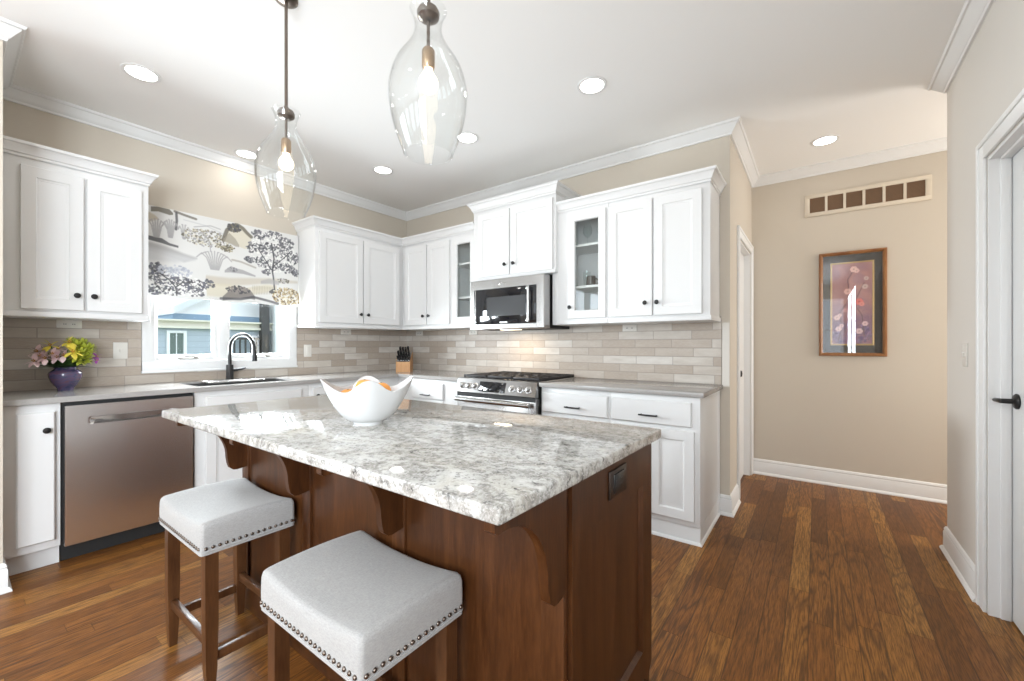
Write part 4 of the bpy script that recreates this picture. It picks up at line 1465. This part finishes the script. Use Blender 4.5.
class Paint:
    def __init__(s, w, h, asp, base):
        s.w, s.h, s.asp = w, h, asp      # asp: real width / height
        s.c = np.zeros((h, w, 3), np.float32)
        s.c[:] = base
        s.U, s.V = np.meshgrid((np.arange(w) + 0.5) / w, (np.arange(h) + 0.5) / h)
        s.rng = np.random.RandomState(3)

    def blend(s, mask, col, a=1.0):
        k = (np.clip(mask, 0, 1) * a)[..., None]
        s.c = s.c * (1 - k) + np.array(col, np.float32) * k

    def disc(s, u, v, r, col, a=1.0, sq=1.0):
        d = np.hypot((s.U - u) * s.asp, (s.V - v) / sq) / r
        s.blend((1.15 - d) / 0.25, col, a)

    def poly(s, pts, col, a=1.0, soft=0.008):
        """filled between polyline and below by depth: pts (u, vtop, vbottom)"""
        u = [p[0] for p in pts]
        t = np.interp(s.U, u, [p[1] for p in pts])
        b = np.interp(s.U, u, [p[2] for p in pts])
        inside = np.minimum((t - s.V) / soft, (s.V - b) / soft) + 0.5
        inside = np.where((s.U < u[0]) | (s.U > u[-1]), 0, inside)
        s.blend(inside, col, a)

    def line(s, pts, r, col, a=1.0):
        best = np.full(s.U.shape, 9.0)
        for (u0, v0), (u1, v1) in zip(pts, pts[1:]):
            ax, ay, bx, by = u0 * s.asp, v0, u1 * s.asp, v1
            dx, dy = bx - ax, by - ay
            t = np.clip(((s.U * s.asp - ax) * dx + (s.V - ay) * dy) / (dx * dx + dy * dy + 1e-9), 0, 1)
            best = np.minimum(best, np.hypot(s.U * s.asp - ax - t * dx, s.V - ay - t * dy))
        s.blend((1.25 - best / r) / 0.5, col, a)

    def spots(s, u, v, ru, rv, n, r0, r1, cols, a=0.9):
        for _ in range(int(n * 2.1)):
            t, q = s.rng.rand() * 2 * PI, math.sqrt(s.rng.rand())
            s.disc(u + ru * q * math.cos(t), v + rv * q * math.sin(t), r0 + (r1 - r0) * s.rng.rand(), cols[s.rng.randint(len(cols))], a)

    def fanout(s, u, v, du, h, n, col, r=0.006, a=0.8):
        for k in range(n):
            t = (k / (n - 1) - 0.5) * 2
            s.line([(u + du * t * 0.25, v), (u + du * t * 0.5, v + h * 0.55), (u + du * t * 0.8, v + h * (0.9 - 0.15 * t * t)), (u + du * t * 1.1, v + h * (0.92 - 0.4 * t * t))], r, col, a)


# framed picture
r = thing('framed_picture', 'framed floral print with dark mat on the hall wall', 'picture', (3.946, HY, 1.102))
pw, ph = 0.44, 0.876
MB().nested(pw, ph, [(0.0, -0.016), (0.004, -0.024), (0.016, -0.026), (0.022, -0.018), (0.028, -0.014)], hole=True).build('frame', M['frame'], r, smooth=20)
MB().box(0.022, pw - 0.022, -0.008, -0.003, 0.022, ph - 0.022).build('mat', M['mat'], r, smooth=0)
MB().nested(pw - 0.156, ph - 0.180, [(0.0, -0.010), (0.003, -0.012), (0.012, -0.012), (0.013, -0.009)], x0=0.078, z0=0.090, t=-0.007, hole=True).build('gilt_fillet', M['gold'], r, smooth=20)
P = Paint(90, 220, 0.40, (0.27, 0.165, 0.165))
for k in range(90):
    P.disc(P.rng.rand(), P.rng.rand(), 0.03 + 0.06 * P.rng.rand(), [(0.30, 0.18, 0.18), (0.24, 0.15, 0.17), (0.22, 0.15, 0.19), (0.33, 0.21, 0.19)][k % 4], 0.45)
P.poly([(0, 0.34, 0), (0.3, 0.28, 0), (0.6, 0.36, 0), (1, 0.4, 0)], (0.13, 0.10, 0.19), 0.55, 0.1)
P.spots(0.5, 0.12, 0.5, 0.14, 60, 0.008, 0.02, [(0.09, 0.07, 0.16), (0.20, 0.16, 0.28), (0.12, 0.11, 0.17)], 0.6)
P.line([(0.15, 0.02), (0.25, 0.2), (0.2, 0.4), (0.45, 0.55), (0.4, 0.8), (0.6, 0.95)], 0.006, (0.12, 0.08, 0.09), 0.8)
P.line([(0.8, 0.1), (0.75, 0.35), (0.55, 0.5), (0.8, 0.75)], 0.005, (0.12, 0.08, 0.09), 0.8)
for (u, v, rr_, cc) in ((0.55, 0.92, 0.030, (0.60, 0.46, 0.42)), (0.62, 0.90, 0.022, (0.55, 0.42, 0.40)), (0.40, 0.65, 0.030, (0.58, 0.43, 0.40)), (0.53, 0.63, 0.022, (0.62, 0.48, 0.44)),
                      (0.13, 0.33, 0.026, (0.62, 0.50, 0.46)), (0.2, 0.36, 0.018, (0.55, 0.44, 0.42)), (0.17, 0.19, 0.026, (0.60, 0.50, 0.50)), (0.25, 0.23, 0.02, (0.5, 0.4, 0.42)),
                      (0.68, 0.52, 0.032, (0.58, 0.16, 0.14)), (0.74, 0.49, 0.022, (0.66, 0.24, 0.2)), (0.55, 0.45, 0.02, (0.5, 0.2, 0.2)), (0.82, 0.25, 0.024, (0.55, 0.47, 0.50)),
                      (0.68, 0.16, 0.028, (0.58, 0.50, 0.52)), (0.85, 0.8, 0.02, (0.40, 0.36, 0.34)), (0.82, 0.70, 0.024, (0.42, 0.38, 0.36)), (0.35, 0.42, 0.02, (0.45, 0.3, 0.32))):
    for q in range(6):
        a_ = q * PI / 3
        P.disc(u + rr_ * 0.75 * math.cos(a_) / 0.40, v + rr_ * 0.75 * math.sin(a_), rr_ * 0.55, cc, 0.75)
    P.disc(u, v, rr_ * 0.35, tuple(q * 0.6 for q in cc), 0.8)
ax0, az0, aw, ah = 0.088, 0.100, pw - 0.176, ph - 0.200
painted_sheet('artwork', np.clip(P.c * np.array([1.75, 1.45, 1.42]), 0, 0.9), M['art'], r, lambda u, v: (ax0 + aw * u, -0.0095, az0 + ah * v), 0)
MB().box(0.024, pw - 0.024, -0.0145, -0.0130, 0.024, ph - 0.024).build('glazing', mat_glass('picture_glass', (0.96, 0.96, 0.96), 1.5), r, smooth=0)

# ---------------------------------------------------------------- roman shade
P = Paint(330, 210, 1.079 / 0.655, (0.67, 0.662, 0.64))
SL, SL2, TA, OL, GR, LG = (0.095, 0.094, 0.100), (0.17, 0.168, 0.178), (0.47, 0.40, 0.29), (0.16, 0.145, 0.115), (0.36, 0.35, 0.35), (0.55, 0.545, 0.545)
# hills and bands
P.poly([(0.0, 0.60, 0.50), (0.10, 0.575, 0.47), (0.20, 0.52, 0.42), (0.28, 0.49, 0.48)], GR, 0.75, 0.03)
P.poly([(0.0, 0.545, 0.40), (0.15, 0.50, 0.40), (0.27, 0.47, 0.46)], LG, 0.8, 0.04)
P.poly([(0.0, 0.665, 0.62), (0.08, 0.655, 0.60), (0.12, 0.615, 0.585), (0.17, 0.60, 0.575)], SL, 0.9)
P.poly([(0.02, 0.985, 0.93), (0.06, 1.0, 0.945), (0.12, 0.995, 0.93), (0.14, 0.96, 0.94)], OL, 0.9)
P.line([(0.15, 0.985), (0.20, 0.965), (0.27, 0.945)], 0.014, OL, 0.85)
P.line([(0.158, 0.97), (0.16, 0.88), (0.155, 0.78)], 0.012, SL, 0.9)
P.poly([(0.0, 0.93, 0.80), (0.04, 0.90, 0.84), (0.06, 0.87, 0.86)], TA, 0.8, 0.02)
P.line([(0.20, 0.91), (0.33, 0.89), (0.44, 0.83)], 0.007, LG, 0.9)
P.line([(0.26, 0.85), (0.36, 0.90), (0.42, 0.88)], 0.007, GR, 0.7)
for (u, v, du, h, n) in ((0.05, 0.66, 0.05, 0.22, 6), (0.125, 0.68, 0.04, 0.22, 6), (0.385, 0.38, 0.10, 0.24, 9), (0.20, 0.70, 0.03, 0.17, 4)):
    P.fanout(u, v, du, h, n, GR, 0.007)
P.spots(0.34, 0.74, 0.16, 0.10, 150, 0.006, 0.013, [OL, (0.30, 0.27, 0.20), GR, (0.62, 0.58, 0.48)])
P.line([(0.36, 0.60), (0.35, 0.72), (0.30, 0.80)], 0.005, GR)
# cliff
P.poly([(0.44, 0.76, 0.74), (0.49, 0.96, 0.73), (0.54, 0.985, 0.71), (0.585, 0.96, 0.69), (0.63, 0.87, 0.72)], (0.62, 0.575, 0.47), 0.9)
P.line([(0.44, 0.76), (0.465, 0.89), (0.50, 0.95), (0.53, 0.985), (0.57, 0.95), (0.60, 0.90), (0.63, 0.86)], 0.022, OL, 0.9)
P.spots(0.51, 0.93, 0.045, 0.05, 40, 0.008, 0.016, [SL, OL])
P.poly([(0.44, 0.77, 0.74), (0.48, 0.86, 0.73), (0.52, 0.80, 0.70), (0.545, 0.73, 0.70)], (0.30, 0.27, 0.22), 0.7)
P.spots(0.47, 0.66, 0.05, 0.04, 40, 0.006, 0.012, [OL, (0.40, 0.36, 0.25)])
P.line([(0.50, 0.53), (0.56, 0.52), (0.66, 0.47)], 0.012, (0.38, 0.355, 0.31), 0.8)
P.poly([(0.45, 0.39, 0.36), (0.49, 0.45, 0.37), (0.52, 0.43, 0.37), (0.57, 0.42, 0.37), (0.66, 0.37, 0.35)], GR, 0.9)
P.spots(0.50, 0.41, 0.03, 0.03, 20, 0.008, 0.014, [SL2, GR])
# river band and lower hill
P.poly([(0.33, 0.30, 0.20), (0.48, 0.30, 0.20), (0.62, 0.33, 0.24), (0.80, 0.36, 0.30), (0.99, 0.36, 0.33)], TA, 0.55, 0.03)
P.poly([(0.33, 0.21, 0.05), (0.48, 0.22, 0.05), (0.60, 0.20, 0.10), (0.74, 0.27, 0.16), (0.82, 0.27, 0.20)], (0.58, 0.53, 0.40), 0.7, 0.03)
P.poly([(0.43, 0.06, 0.01), (0.47, 0.13, 0.03), (0.52, 0.19, 0.05), (0.58, 0.20, 0.06), (0.62, 0.18, 0.06), (0.65, 0.10, 0.05)], (0.20, 0.18, 0.17), 0.9, 0.015)
P.spots(0.54, 0.16, 0.08, 0.05, 50, 0.007, 0.014, [SL, (0.27, 0.24, 0.22)])
P.line([(0.42, 0.035), (0.55, 0.045), (0.64, 0.085), (0.72, 0.06), (0.82, 0.025)], 0.016, SL, 0.85)
for k in range(14):
    u = 0.64 + 0.012 * k
    P.line([(u, 0.12 + 0.002 * k), (u + 0.004, 0.24)], 0.004, (0.40, 0.36, 0.28), 0.7)
# big tree on the right
LEAF = [SL2, (0.15, 0.148, 0.16), (0.26, 0.257, 0.27), (0.10, 0.10, 0.108)]
for (u, v, ru, rv, n) in ((0.68, 0.90, 0.05, 0.06, 26), (0.80, 0.93, 0.07, 0.06, 36), (0.90, 0.86, 0.06, 0.07, 34), (0.64, 0.73, 0.05, 0.07, 28), (0.73, 0.75, 0.06, 0.08, 36),
                          (0.85, 0.74, 0.08, 0.09, 50), (0.95, 0.68, 0.05, 0.09, 34), (0.71, 0.56, 0.05, 0.07, 30), (0.80, 0.55, 0.06, 0.08, 36), (0.90, 0.52, 0.06, 0.07, 34), (0.62, 0.57, 0.04, 0.04, 16), (0.97, 0.48, 0.03, 0.06, 14), (0.74, 0.43, 0.03, 0.04, 12)):
    P.spots(u, v, ru, rv, n, 0.007, 0.017, LEAF)
P.spots(0.80, 0.70, 0.18, 0.26, 150, 0.005, 0.012, [(0.80, 0.79, 0.76)], 0.8)
P.line([(0.805, 0.19), (0.80, 0.30), (0.785, 0.45), (0.80, 0.62), (0.78, 0.82)], 0.010, SL, 0.95)
P.line([(0.79, 0.45), (0.73, 0.60), (0.68, 0.72)], 0.006, SL)
P.line([(0.795, 0.52), (0.88, 0.66), (0.93, 0.76)], 0.006, SL)
P.poly([(0.76, 0.18, 0.16), (0.79, 0.22, 0.14), (0.82, 0.20, 0.17)], SL, 0.9)
P.poly([(0.70, 0.31, 0.27), (0.76, 0.35, 0.28), (0.84, 0.33, 0.28)], GR, 0.7, 0.02)
P.spots(0.87, 0.34, 0.05, 0.03, 20, 0.006, 0.012, [OL, GR])
# tan bush
P.spots(0.90, 0.13, 0.12, 0.12, 150, 0.007, 0.014, [(0.47, 0.38, 0.23), (0.55, 0.47, 0.33), (0.14, 0.11, 0.08), (0.34, 0.25, 0.13), (0.70, 0.66, 0.55)])
# low tree on the left
for (u, v, ru, rv, n) in ((0.04, 0.22, 0.04, 0.07, 26), (0.04, 0.08, 0.04, 0.06, 24), (0.11, 0.20, 0.06, 0.09, 46), (0.19, 0.19, 0.06, 0.06, 40), (0.27, 0.17, 0.07, 0.06, 40), (0.34, 0.20, 0.05, 0.05, 20), (0.13, 0.08, 0.06, 0.05, 24), (0.25, 0.08, 0.07, 0.05, 24), (0.05, 0.33, 0.04, 0.05, 18)):
    P.spots(u, v, ru, rv, n, 0.007, 0.016, [SL, (0.14, 0.14, 0.17), SL2])
P.spots(0.15, 0.31, 0.10, 0.06, 40, 0.008, 0.016, [(0.40, 0.42, 0.47), (0.52, 0.53, 0.57)])
P.spots(0.17, 0.16, 0.17, 0.13, 90, 0.005, 0.011, [(0.80, 0.79, 0.76)], 0.8)
P.line([(0.155, 0.03), (0.15, 0.12), (0.12, 0.20), (0.07, 0.26)], 0.007, SL)
P.line([(0.15, 0.12), (0.19, 0.18), (0.26, 0.20)], 0.006, SL)

r = thing('roman_shade', 'roman shade printed with a grey and tan landscape, over the window', 'window shade', (0, 0, 0))
S0, S1, SZ0, SZ1 = -2.392, -1.307, 1.546, 2.205


def shade_pt(u, v):
    y = S0 + (S1 - S0) * u
    z = SZ0 + (SZ1 - SZ0) * v
    x = 0.052 + 0.006 * math.sin(v * 6 * PI) * (1 - v) + 0.016 * max(0.0, 1 - v / 0.18) ** 0.5 + 0.004 * math.sin(u * 9.0) * (1 - v)
    if v < 0.02:
        z += 0.004 * math.sin(u * 7 * PI)
    return (x, y, z)


painted_sheet('fabric_panel', P.c, M['print'], r, shade_pt, thick=0.004)
MB().box(0.022, 0.046, S0 + 0.002, S1 - 0.002, SZ1 - 0.045, SZ1 - 0.004, 0.003).build('headrail', M['trim'], r, smooth=30)
MB().tube([(0.046, S0 + 0.02, SZ0 + 0.012), (0.046, S1 - 0.02, SZ0 + 0.012)], 0.006, 8).build('hem_bar', M['trim'], r)

# ---------------------------------------------------------------- bowl with oranges
BC = Vector((2.632, -2.356, 0.9145))
r = thing('bowl', 'white wavy-rimmed bowl on the granite island', 'bowl', BC)
m = MB()
rows = []
TH0 = 0.99


def bowl_pt(t, th, off=0.0):
    lob = math.cos(4 * (th - TH0))
    side = math.cos(2 * (th - TH0))          # left and right tips flare widest
    Rr = 0.128 + 0.012 * lob + 0.018 * side
    Hh = 0.140 + 0.021 * lob + 0.001 * side
    rad = 0.050 + (Rr - 0.050) * (t ** 0.72)
    z = 0.010 + (Hh - 0.010) * (t ** 1.35)
    n = Vector((0.8, 0, -0.6)) if t < 0.5 else Vector((0.9, 0, -0.4))
    rad -= off * n.x
    z -= off * n.z
    return (rad * math.cos(th), rad * math.sin(th), z)


N = 72
for t in [k / 14 for k in range(15)]:
    rows.append([bowl_pt(t, 2 * PI * k / N) for k in range(N)])
for t in [k / 14 for k in range(14, -1, -1)]:
    rows.append([bowl_pt(t, 2 * PI * k / N, 0.005) for k in range(N)])
V = m.grid(rows, closed_v=True)
m.fan(V[-1])
m.fan(V[0])
m.lathe([(0.044, 0.012), (0.046, 0.0), (0.050, 0.0), (0.052, 0.012)], 40, closed=True)
m.build('vessel', M['porcelain'], r, smooth=60)
RV = Vector((math.cos(TH0), math.sin(TH0), 0))
FV = Vector((-math.sin(TH0), math.cos(TH0), 0))
for lab, a, b, z, rad in (('orange leaning at the left inside the white bowl', -0.068, 0.004, 0.088, 0.038),
                          ('orange standing highest in the middle of the white bowl', -0.012, 0.040, 0.116, 0.040),
                          ('orange at the right side inside the white bowl', 0.046, 0.036, 0.106, 0.037),
                          ('orange low at the front inside the white bowl', 0.004, -0.036, 0.062, 0.036)):
    p = BC + a * RV + b * FV + Vector((0, 0, z))
    o = thing('orange', lab, 'fruit', p, 0.4 * a, 'oranges in the bowl')
    MB().lathe([(0.0, -rad * 0.96)] + [(rad * math.cos(t), rad * 0.96 * math.sin(t)) for t in [-PI / 2 + PI * k / 14 for k in range(1, 14)]] + [(0.004, rad * 0.93), (0.0, rad * 0.92)], 24).build('peel', M['peel'], o, smooth=60)
    MB().lathe([(0.0, rad * 0.92), (0.004, rad * 0.93), (0.003, rad * 0.97), (0.0, rad * 0.975)], 8).build('stem_end', M['leaf'], o)

# ---------------------------------------------------------------- knife block
KB = Vector((0.415, -0.375, 0.914))
KA = 0.66
r = thing('knife_block', 'wooden knife block in the counter corner', 'knife block', KB, KA)
MB().prism([(-0.065, 0.0), (0.065, 0.0), (0.065, 0.20), (0.045, 0.205), (-0.065, 0.108)], -0.074, 0.074, 'x').build('block', M['block'], r, smooth=20)
m = MB().prism([(-0.067, 0.107), (-0.062, 0.104), (0.048, 0.201), (0.044, 0.208)], -0.070, 0.070, 'x')
m.build('steel_face', M['steel'], r, smooth=0)
kn = None
spots_ = []
for row, (yy, zz, n_, L) in enumerate(((-0.048, 0.124, 5, 0.07), (-0.012, 0.157, 5, 0.085), (0.026, 0.191, 4, 0.10))):
    for q in range(n_):
        spots_.append(((q - (n_ - 1) / 2) * 0.027, yy, zz, L * (0.92 + 0.16 * ((q * 7 + row * 3) % 4) / 3)))
for i, (lx_, yy, zz, L) in enumerate(spots_):
    p = KB + Matrix.Rotation(KA, 3, 'Z') @ Vector((lx_, yy, zz))
    if kn is None:
        o = kn = thing('knife', 'black-handled knife standing in the corner knife block', 'knife', p, KA, 'knives in the knife block')
        MB().box(-0.0095, 0.0095, -0.013, 0.013, 0.008, 0.062, 0.004).build('handle', M['black'], o, smooth=30)
        MB().box(-0.006, 0.006, -0.010, 0.010, 0.0, 0.009, 0.001).build('bolster', M['bright'], o, smooth=30)
    else:
        o = copy_tree(kn)
        o.location = p
    o.rotation_euler = (math.radians(34), 0, KA)
    o.scale = (1, 1, L / 0.075)

# ---------------------------------------------------------------- vase of flowers
VC = Vector((0.175, -2.806, 0.914))
r = thing('vase', 'round dark blue and purple glazed vase on the left counter', 'vase', VC)
vp = [(0.0, 0.002), (0.040, 0.0), (0.043, 0.006), (0.042, 0.014), (0.055, 0.030), (0.075, 0.058), (0.085, 0.085), (0.087, 0.103), (0.082, 0.117), (0.066, 0.128), (0.058, 0.134), (0.060, 0.142),
      (0.066, 0.147), (0.063, 0.148), (0.056, 0.140), (0.052, 0.132), (0.062, 0.12), (0.075, 0.105), (0.070, 0.07), (0.04, 0.03), (0.0, 0.02)]
MB().lathe([(a * 0.87, b) for a, b in vp], 40).build('vessel', M['vase'], r, smooth=50)

# outward directions of the bouquet: R along +y (picture right), U up, F toward the viewer (+x)
def petal(m, base_, d, L, w, curl=0.3, n=5):
    d = Vector(d).normalized()
    side = d.cross(Vector((0, 0, 1)))
    if side.length < 1e-3:
        side = Vector((1, 0, 0))
    side.normalize()
    nrm = side.cross(d).normalized()
    rows_ = []
    for k in range(n + 1):
        t = k / n
        wid = w * math.sin(PI * min(0.97, 0.08 + 0.9 * t)) ** 0.8
        c = Vector(base_) + d * L * t - nrm * L * curl * t * t
        rows_.append([c - side * wid + nrm * 0.12 * wid, c, c + side * wid + nrm * 0.12 * wid])
    m.grid(rows_)


def flower(label, group, y, z, x, kind, size):
    c = VC + Vector((x, y, z))
    r_ = thing('flower', label, 'flower', c, 0, group)
    out_ = Vector((0.8 + 2 * x, 3.0 * y, 0.35)).normalized()
    q = out_.to_track_quat('Z', 'Y').to_matrix()
    m = MB()
    if kind == 'mum':
        for ring, (nn, el) in enumerate(((10, 0.05), (9, 0.45), (7, 0.85), (4, 1.25))):
            for k in range(nn):
                a = 2 * PI * (k + 0.5 * ring) / nn
                d = q @ Vector((math.cos(a) * math.cos(el), math.sin(a) * math.cos(el), math.sin(el)))
                petal(m, d * size * 0.15, d, size * 0.85, size * 0.20, -0.15, 3)
    else:
        nn = 6
        for k in range(nn):
            a = 2 * PI * k / nn + random.random()
            el = 0.45
            d = q @ Vector((math.cos(a) * math.cos(el), math.sin(a) * math.cos(el), math.sin(el)))
            petal(m, d * size * 0.08, d, size, size * 0.30, 0.25, 5)
    mat_ = {'mum': M['lime'], 'lily': M['yellow'], 'pink': M['pink'], 'purple': M['purple']}[kind]
    m.build('petals', mat_, r_, smooth=50)
    m = MB()
    if kind == 'mum':
        m.ball((0, 0, 0), size * 0.22, n=8, m=6)
    else:
        for k in range(4):
            d = q @ Vector((0.3 * math.cos(k * 1.6), 0.3 * math.sin(k * 1.6), 1)).normalized()
            m.tube([(0, 0, 0), d * size * 0.5], size * 0.035, 5)
            m.ball(d * size * 0.52, size * 0.07, n=6, m=4)
    m.build('centre', M['ochre'] if kind != 'mum' else M['lime'], r_, smooth=50)
    tgt = VC + Vector((0.12 * x, 0.14 * y, 0.138)) - c
    MB().tube([(0, 0, 0), Vector((-0.006, 0, 0.004)) + tgt * 0.5, tgt], 0.0028, 6).build('stem', M['stem'], r_)
    return r_


G1, G2 = 'pink blossoms in the vase', 'lime green blossoms in the vase'
LP, LM = 'pale pink blossom on the left side of the bouquet', 'lime green ruffled blossom on the right side of the bouquet'
for (y, z, x) in ((-0.105, 0.215, 0.03), (-0.130, 0.185, 0.05), (-0.085, 0.245, 0.0), (-0.060, 0.225, 0.055), (-0.035, 0.255, 0.04), (-0.045, 0.205, 0.07), (-0.115, 0.240, 0.0), (-0.090, 0.200, 0.07), (-0.020, 0.215, 0.085)):
    flower(LP, G1, y, z, x, 'pink', 0.043)
for (y, z, x) in ((0.045, 0.275, 0.02), (0.075, 0.255, 0.03), (0.060, 0.225, 0.06), (0.095, 0.225, 0.02), (0.085, 0.195, 0.05), (0.050, 0.190, 0.075), (0.028, 0.290, -0.02), (0.105, 0.255, -0.01), (0.030, 0.210, 0.09), (0.075, 0.285, -0.02)):
    flower(LM, G2, y, z, x, 'mum', 0.045)
flower('large yellow lily in the middle of the bouquet', 'yellow lilies in the vase', 0.012, 0.238, 0.125, 'lily', 0.050)
flower('yellow lily at the top of the bouquet', 'yellow lilies in the vase', 0.006, 0.296, 0.06, 'lily', 0.042)
flower('yellow lily behind the pink blossoms at the upper left of the bouquet', 'yellow lilies in the vase', -0.068, 0.276, 0.05, 'lily', 0.042)
flower('purple blossom at the far right of the bouquet', None, 0.128, 0.205, 0.05, 'purple', 0.030)
flower('lower purple blossom at the far right of the bouquet', None, 0.126, 0.182, 0.06, 'purple', 0.024)
m = MB()
for k in range(64):
    a = -2.9 + 5.8 * (k % 32) / 31 + 0.25 * random.random()
    y_, x_ = math.sin(a), math.cos(a)
    b_ = Vector((0.025 * x_, 0.03 * y_, 0.135))
    d = Vector((0.7 * x_, 0.9 * y_, 0.25 + 1.1 * random.random()))
    petal(m, b_, d, 0.075 + 0.05 * random.random(), 0.016, 0.3)
tag(m.build('greenery', M['leaf'], smooth=60, loc=VC), 'green leaves filling the bouquet in the vase', 'leaves', kind='stuff')
m = MB()
for (y, z, d, L, w) in ((-0.045, 0.150, (0.15, -1.0, 0.18), 0.115, 0.026), (-0.06, 0.190, (0.1, -1.0, 0.12), 0.085, 0.014), (0.05, 0.165, (0.2, 1.0, 0.15), 0.075, 0.014)):
    petal(m, (0.035, y, z), d, L, w, 0.12)
tag(m.build('dark_leaves', M['leaf2'], smooth=60, loc=VC), 'broad dark leaves sticking out sideways from the bouquet', 'leaves', kind='stuff')

# ---------------------------------------------------------------- glassware behind the cabinet glass
def tumbler(label, loc, rad, h, mat_, group):
    r_ = thing('drinking_glass', label, 'glass', loc, 0, group)
    MB().lathe([(0.0, 0.0), (rad * 0.8, 0.0), (rad, h), (rad - 0.003, h), (rad * 0.8 - 0.003, 0.006), (0.0, 0.006)], 20).build('vessel', mat_, r_, smooth=50)
    return r_


def wineglass(label, loc, h, group):
    r_ = thing('wine_glass', label, 'glass', loc, 0, group)
    MB().lathe([(0.0, 0.0), (0.032, 0.0), (0.032, 0.002), (0.006, 0.006), (0.0, 0.006)], 20).build('foot', M['glass'], r_, smooth=50)
    MB().tube([(0, 0, 0.004), (0, 0, h * 0.45)], 0.004, 8).build('stem', M['glass'], r_)
    MB().lathe([(0.0, h * 0.44), (0.018, h * 0.48), (0.034, h * 0.62), (0.036, h * 0.75), (0.030, h), (0.028, h), (0.034, h * 0.75), (0.032, h * 0.62), (0.0, h * 0.46)], 20).build('bowl', M['glass'], r_, smooth=50)
    return r_


def mug(label, loc, group, rz=0.0):
    r_ = thing('mug', label, 'mug', loc, rz, group)
    MB().lathe([(0.0, 0.0), (0.034, 0.0), (0.037, 0.01), (0.037, 0.085), (0.033, 0.085), (0.033, 0.01), (0.0, 0.008)], 20).build('vessel', M['mug'], r_, smooth=50)
    MB().tube([(0.036, 0, 0.068), (0.058, 0, 0.064), (0.062, 0, 0.044), (0.054, 0, 0.024), (0.036, 0, 0.018)], 0.005, 8).build('handle', M['mug'], r_, smooth=50)
    return r_


GG = 'glassware in the right glass-door cabinet'
mug('dark mug on the middle shelf of the right glass-door cabinet', (2.475, -0.20, 1.658), GG, 0.8)
tumbler('dark tumbler at the right on the middle shelf of the right glass-door cabinet', (2.575, -0.17, 1.658), 0.03, 0.10, M['mug'], GG)
tumbler('clear tumbler behind the mug in the right glass-door cabinet', (2.40, -0.12, 1.658), 0.032, 0.14, M['glass'], GG)
wineglass('wine glass at the left on the top shelf of the right glass-door cabinet', (2.43, -0.17, 1.983), 0.18, GG)
wineglass('wine glass at the right on the top shelf of the right glass-door cabinet', (2.55, -0.17, 1.983), 0.18, GG)
mug('low dark dish on the bottom of the right glass-door cabinet', (2.50, -0.18, 1.393), GG, 0.3)
GG = 'glassware in the left glass-door cabinet'
tumbler('clear tumbler on the middle shelf of the left glass-door cabinet', (1.21, -0.17, 1.658), 0.034, 0.14, M['glass'], GG)
wineglass('wine glass on the top shelf of the left glass-door cabinet', (1.22, -0.17, 1.983), 0.18, GG)

# ---------------------------------------------------------------- outside the window
m = MB().box(-30, -0.3, -25, 25, -0.5, -0.42)
struct(m.build('ground', M['grass'], smooth=0), 'lawn outside the kitchen window', 'ground')
r = thing('neighbor_house', 'pale blue neighbouring house with cream trim outside the kitchen window', 'house', (-7.0, 0, -0.42))
Z = 0.42
MB().box(-4, 0.0, -0.95, 6.0, 0, 1.55 + Z).build('lower_wall', M['siding'], r, smooth=0)
MB().box(-4, 0.12, -1.15, 6.2, 1.55 + Z, 1.60 + Z).box(-4, 0.06, -1.05, 6.2, 1.60 + Z, 1.70 + Z).box(-4, 0.16, -1.2, 6.2, 1.70 + Z, 1.735 + Z).build('band_trim', M['cream'], r, smooth=0)
# gable end above, set a little behind
gy0, gyp, gy1, gz0, gzp = -0.32, 1.35, 3.0, 1.735 + Z, 2.95 + Z
MB().box(-3.5, -0.3, gy0, gy1, gz0, 1.885 + Z).build('upper_wall', M['siding2'], r, smooth=0)
MB().prism([(gy0, 1.8855 + Z), (gy1, 1.8855 + Z), (gy1, 1.90 + Z), (gyp, gzp), (gy0, 1.90 + Z)], -3.5, -0.3, 'x').build('gable', M['extwhite'], r, smooth=0)
rk = []
sl_ = (gzp - (1.90 + Z)) / (gyp - gy0)
m = MB()
for s_, ya in ((1, gy0), (-1, gy1)):
    y_e = ya - s_ * 0.05
    m.prism([(y_e, 1.86 + Z), (gyp, gzp + 0.0), (gyp, gzp + 0.14), (y_e - s_ * 0.0, 1.86 + Z + 0.15)], -3.6, -0.02, 'x')
m.build('rake_trim', M['rake'], r, smooth=0)
w_ = MB().nested(0.34, 0.55, [(0.0, -0.05), (0.05, -0.05), (0.055, -0.02)], hole=True).build('window', M['extwhite'], r, smooth=0, loc=(0.0, -0.505, 0.95 + Z), rot=(0, 0, PI / 2))
MB().box(0.05, 0.29, -0.012, -0.004, 0.05, 0.5).build('pane', M['dark_win'], w_, smooth=0)
MB().box(0.16, 0.175, -0.03, -0.012, 0.05, 0.5).build('muntin', M['extwhite'], w_, smooth=0)
MB().box(0.05, 0.20, 1.27, 1.44, 0, 3.0 + Z).build('porch_post', M['darkpost'], r, smooth=0)
MB().box(0.02, 0.3, 1.53, 1.80, 0, 3.0 + Z).box(-0.3, 0.02, 1.7, 2.6, 0, 3.0 + Z).build('porch_column', M['extwhite'], r, smooth=0)
m = MB().box(0.1, 0.15, 0.55, 1.45, 1.32 + Z, 1.37 + Z)
for k in range(8):
    m.box(0.11, 0.14, 0.58 + 0.115 * k, 0.61 + 0.115 * k, 0.6 + Z, 1.33 + Z)
m.build('railing', M['darkpost'], r, smooth=0)
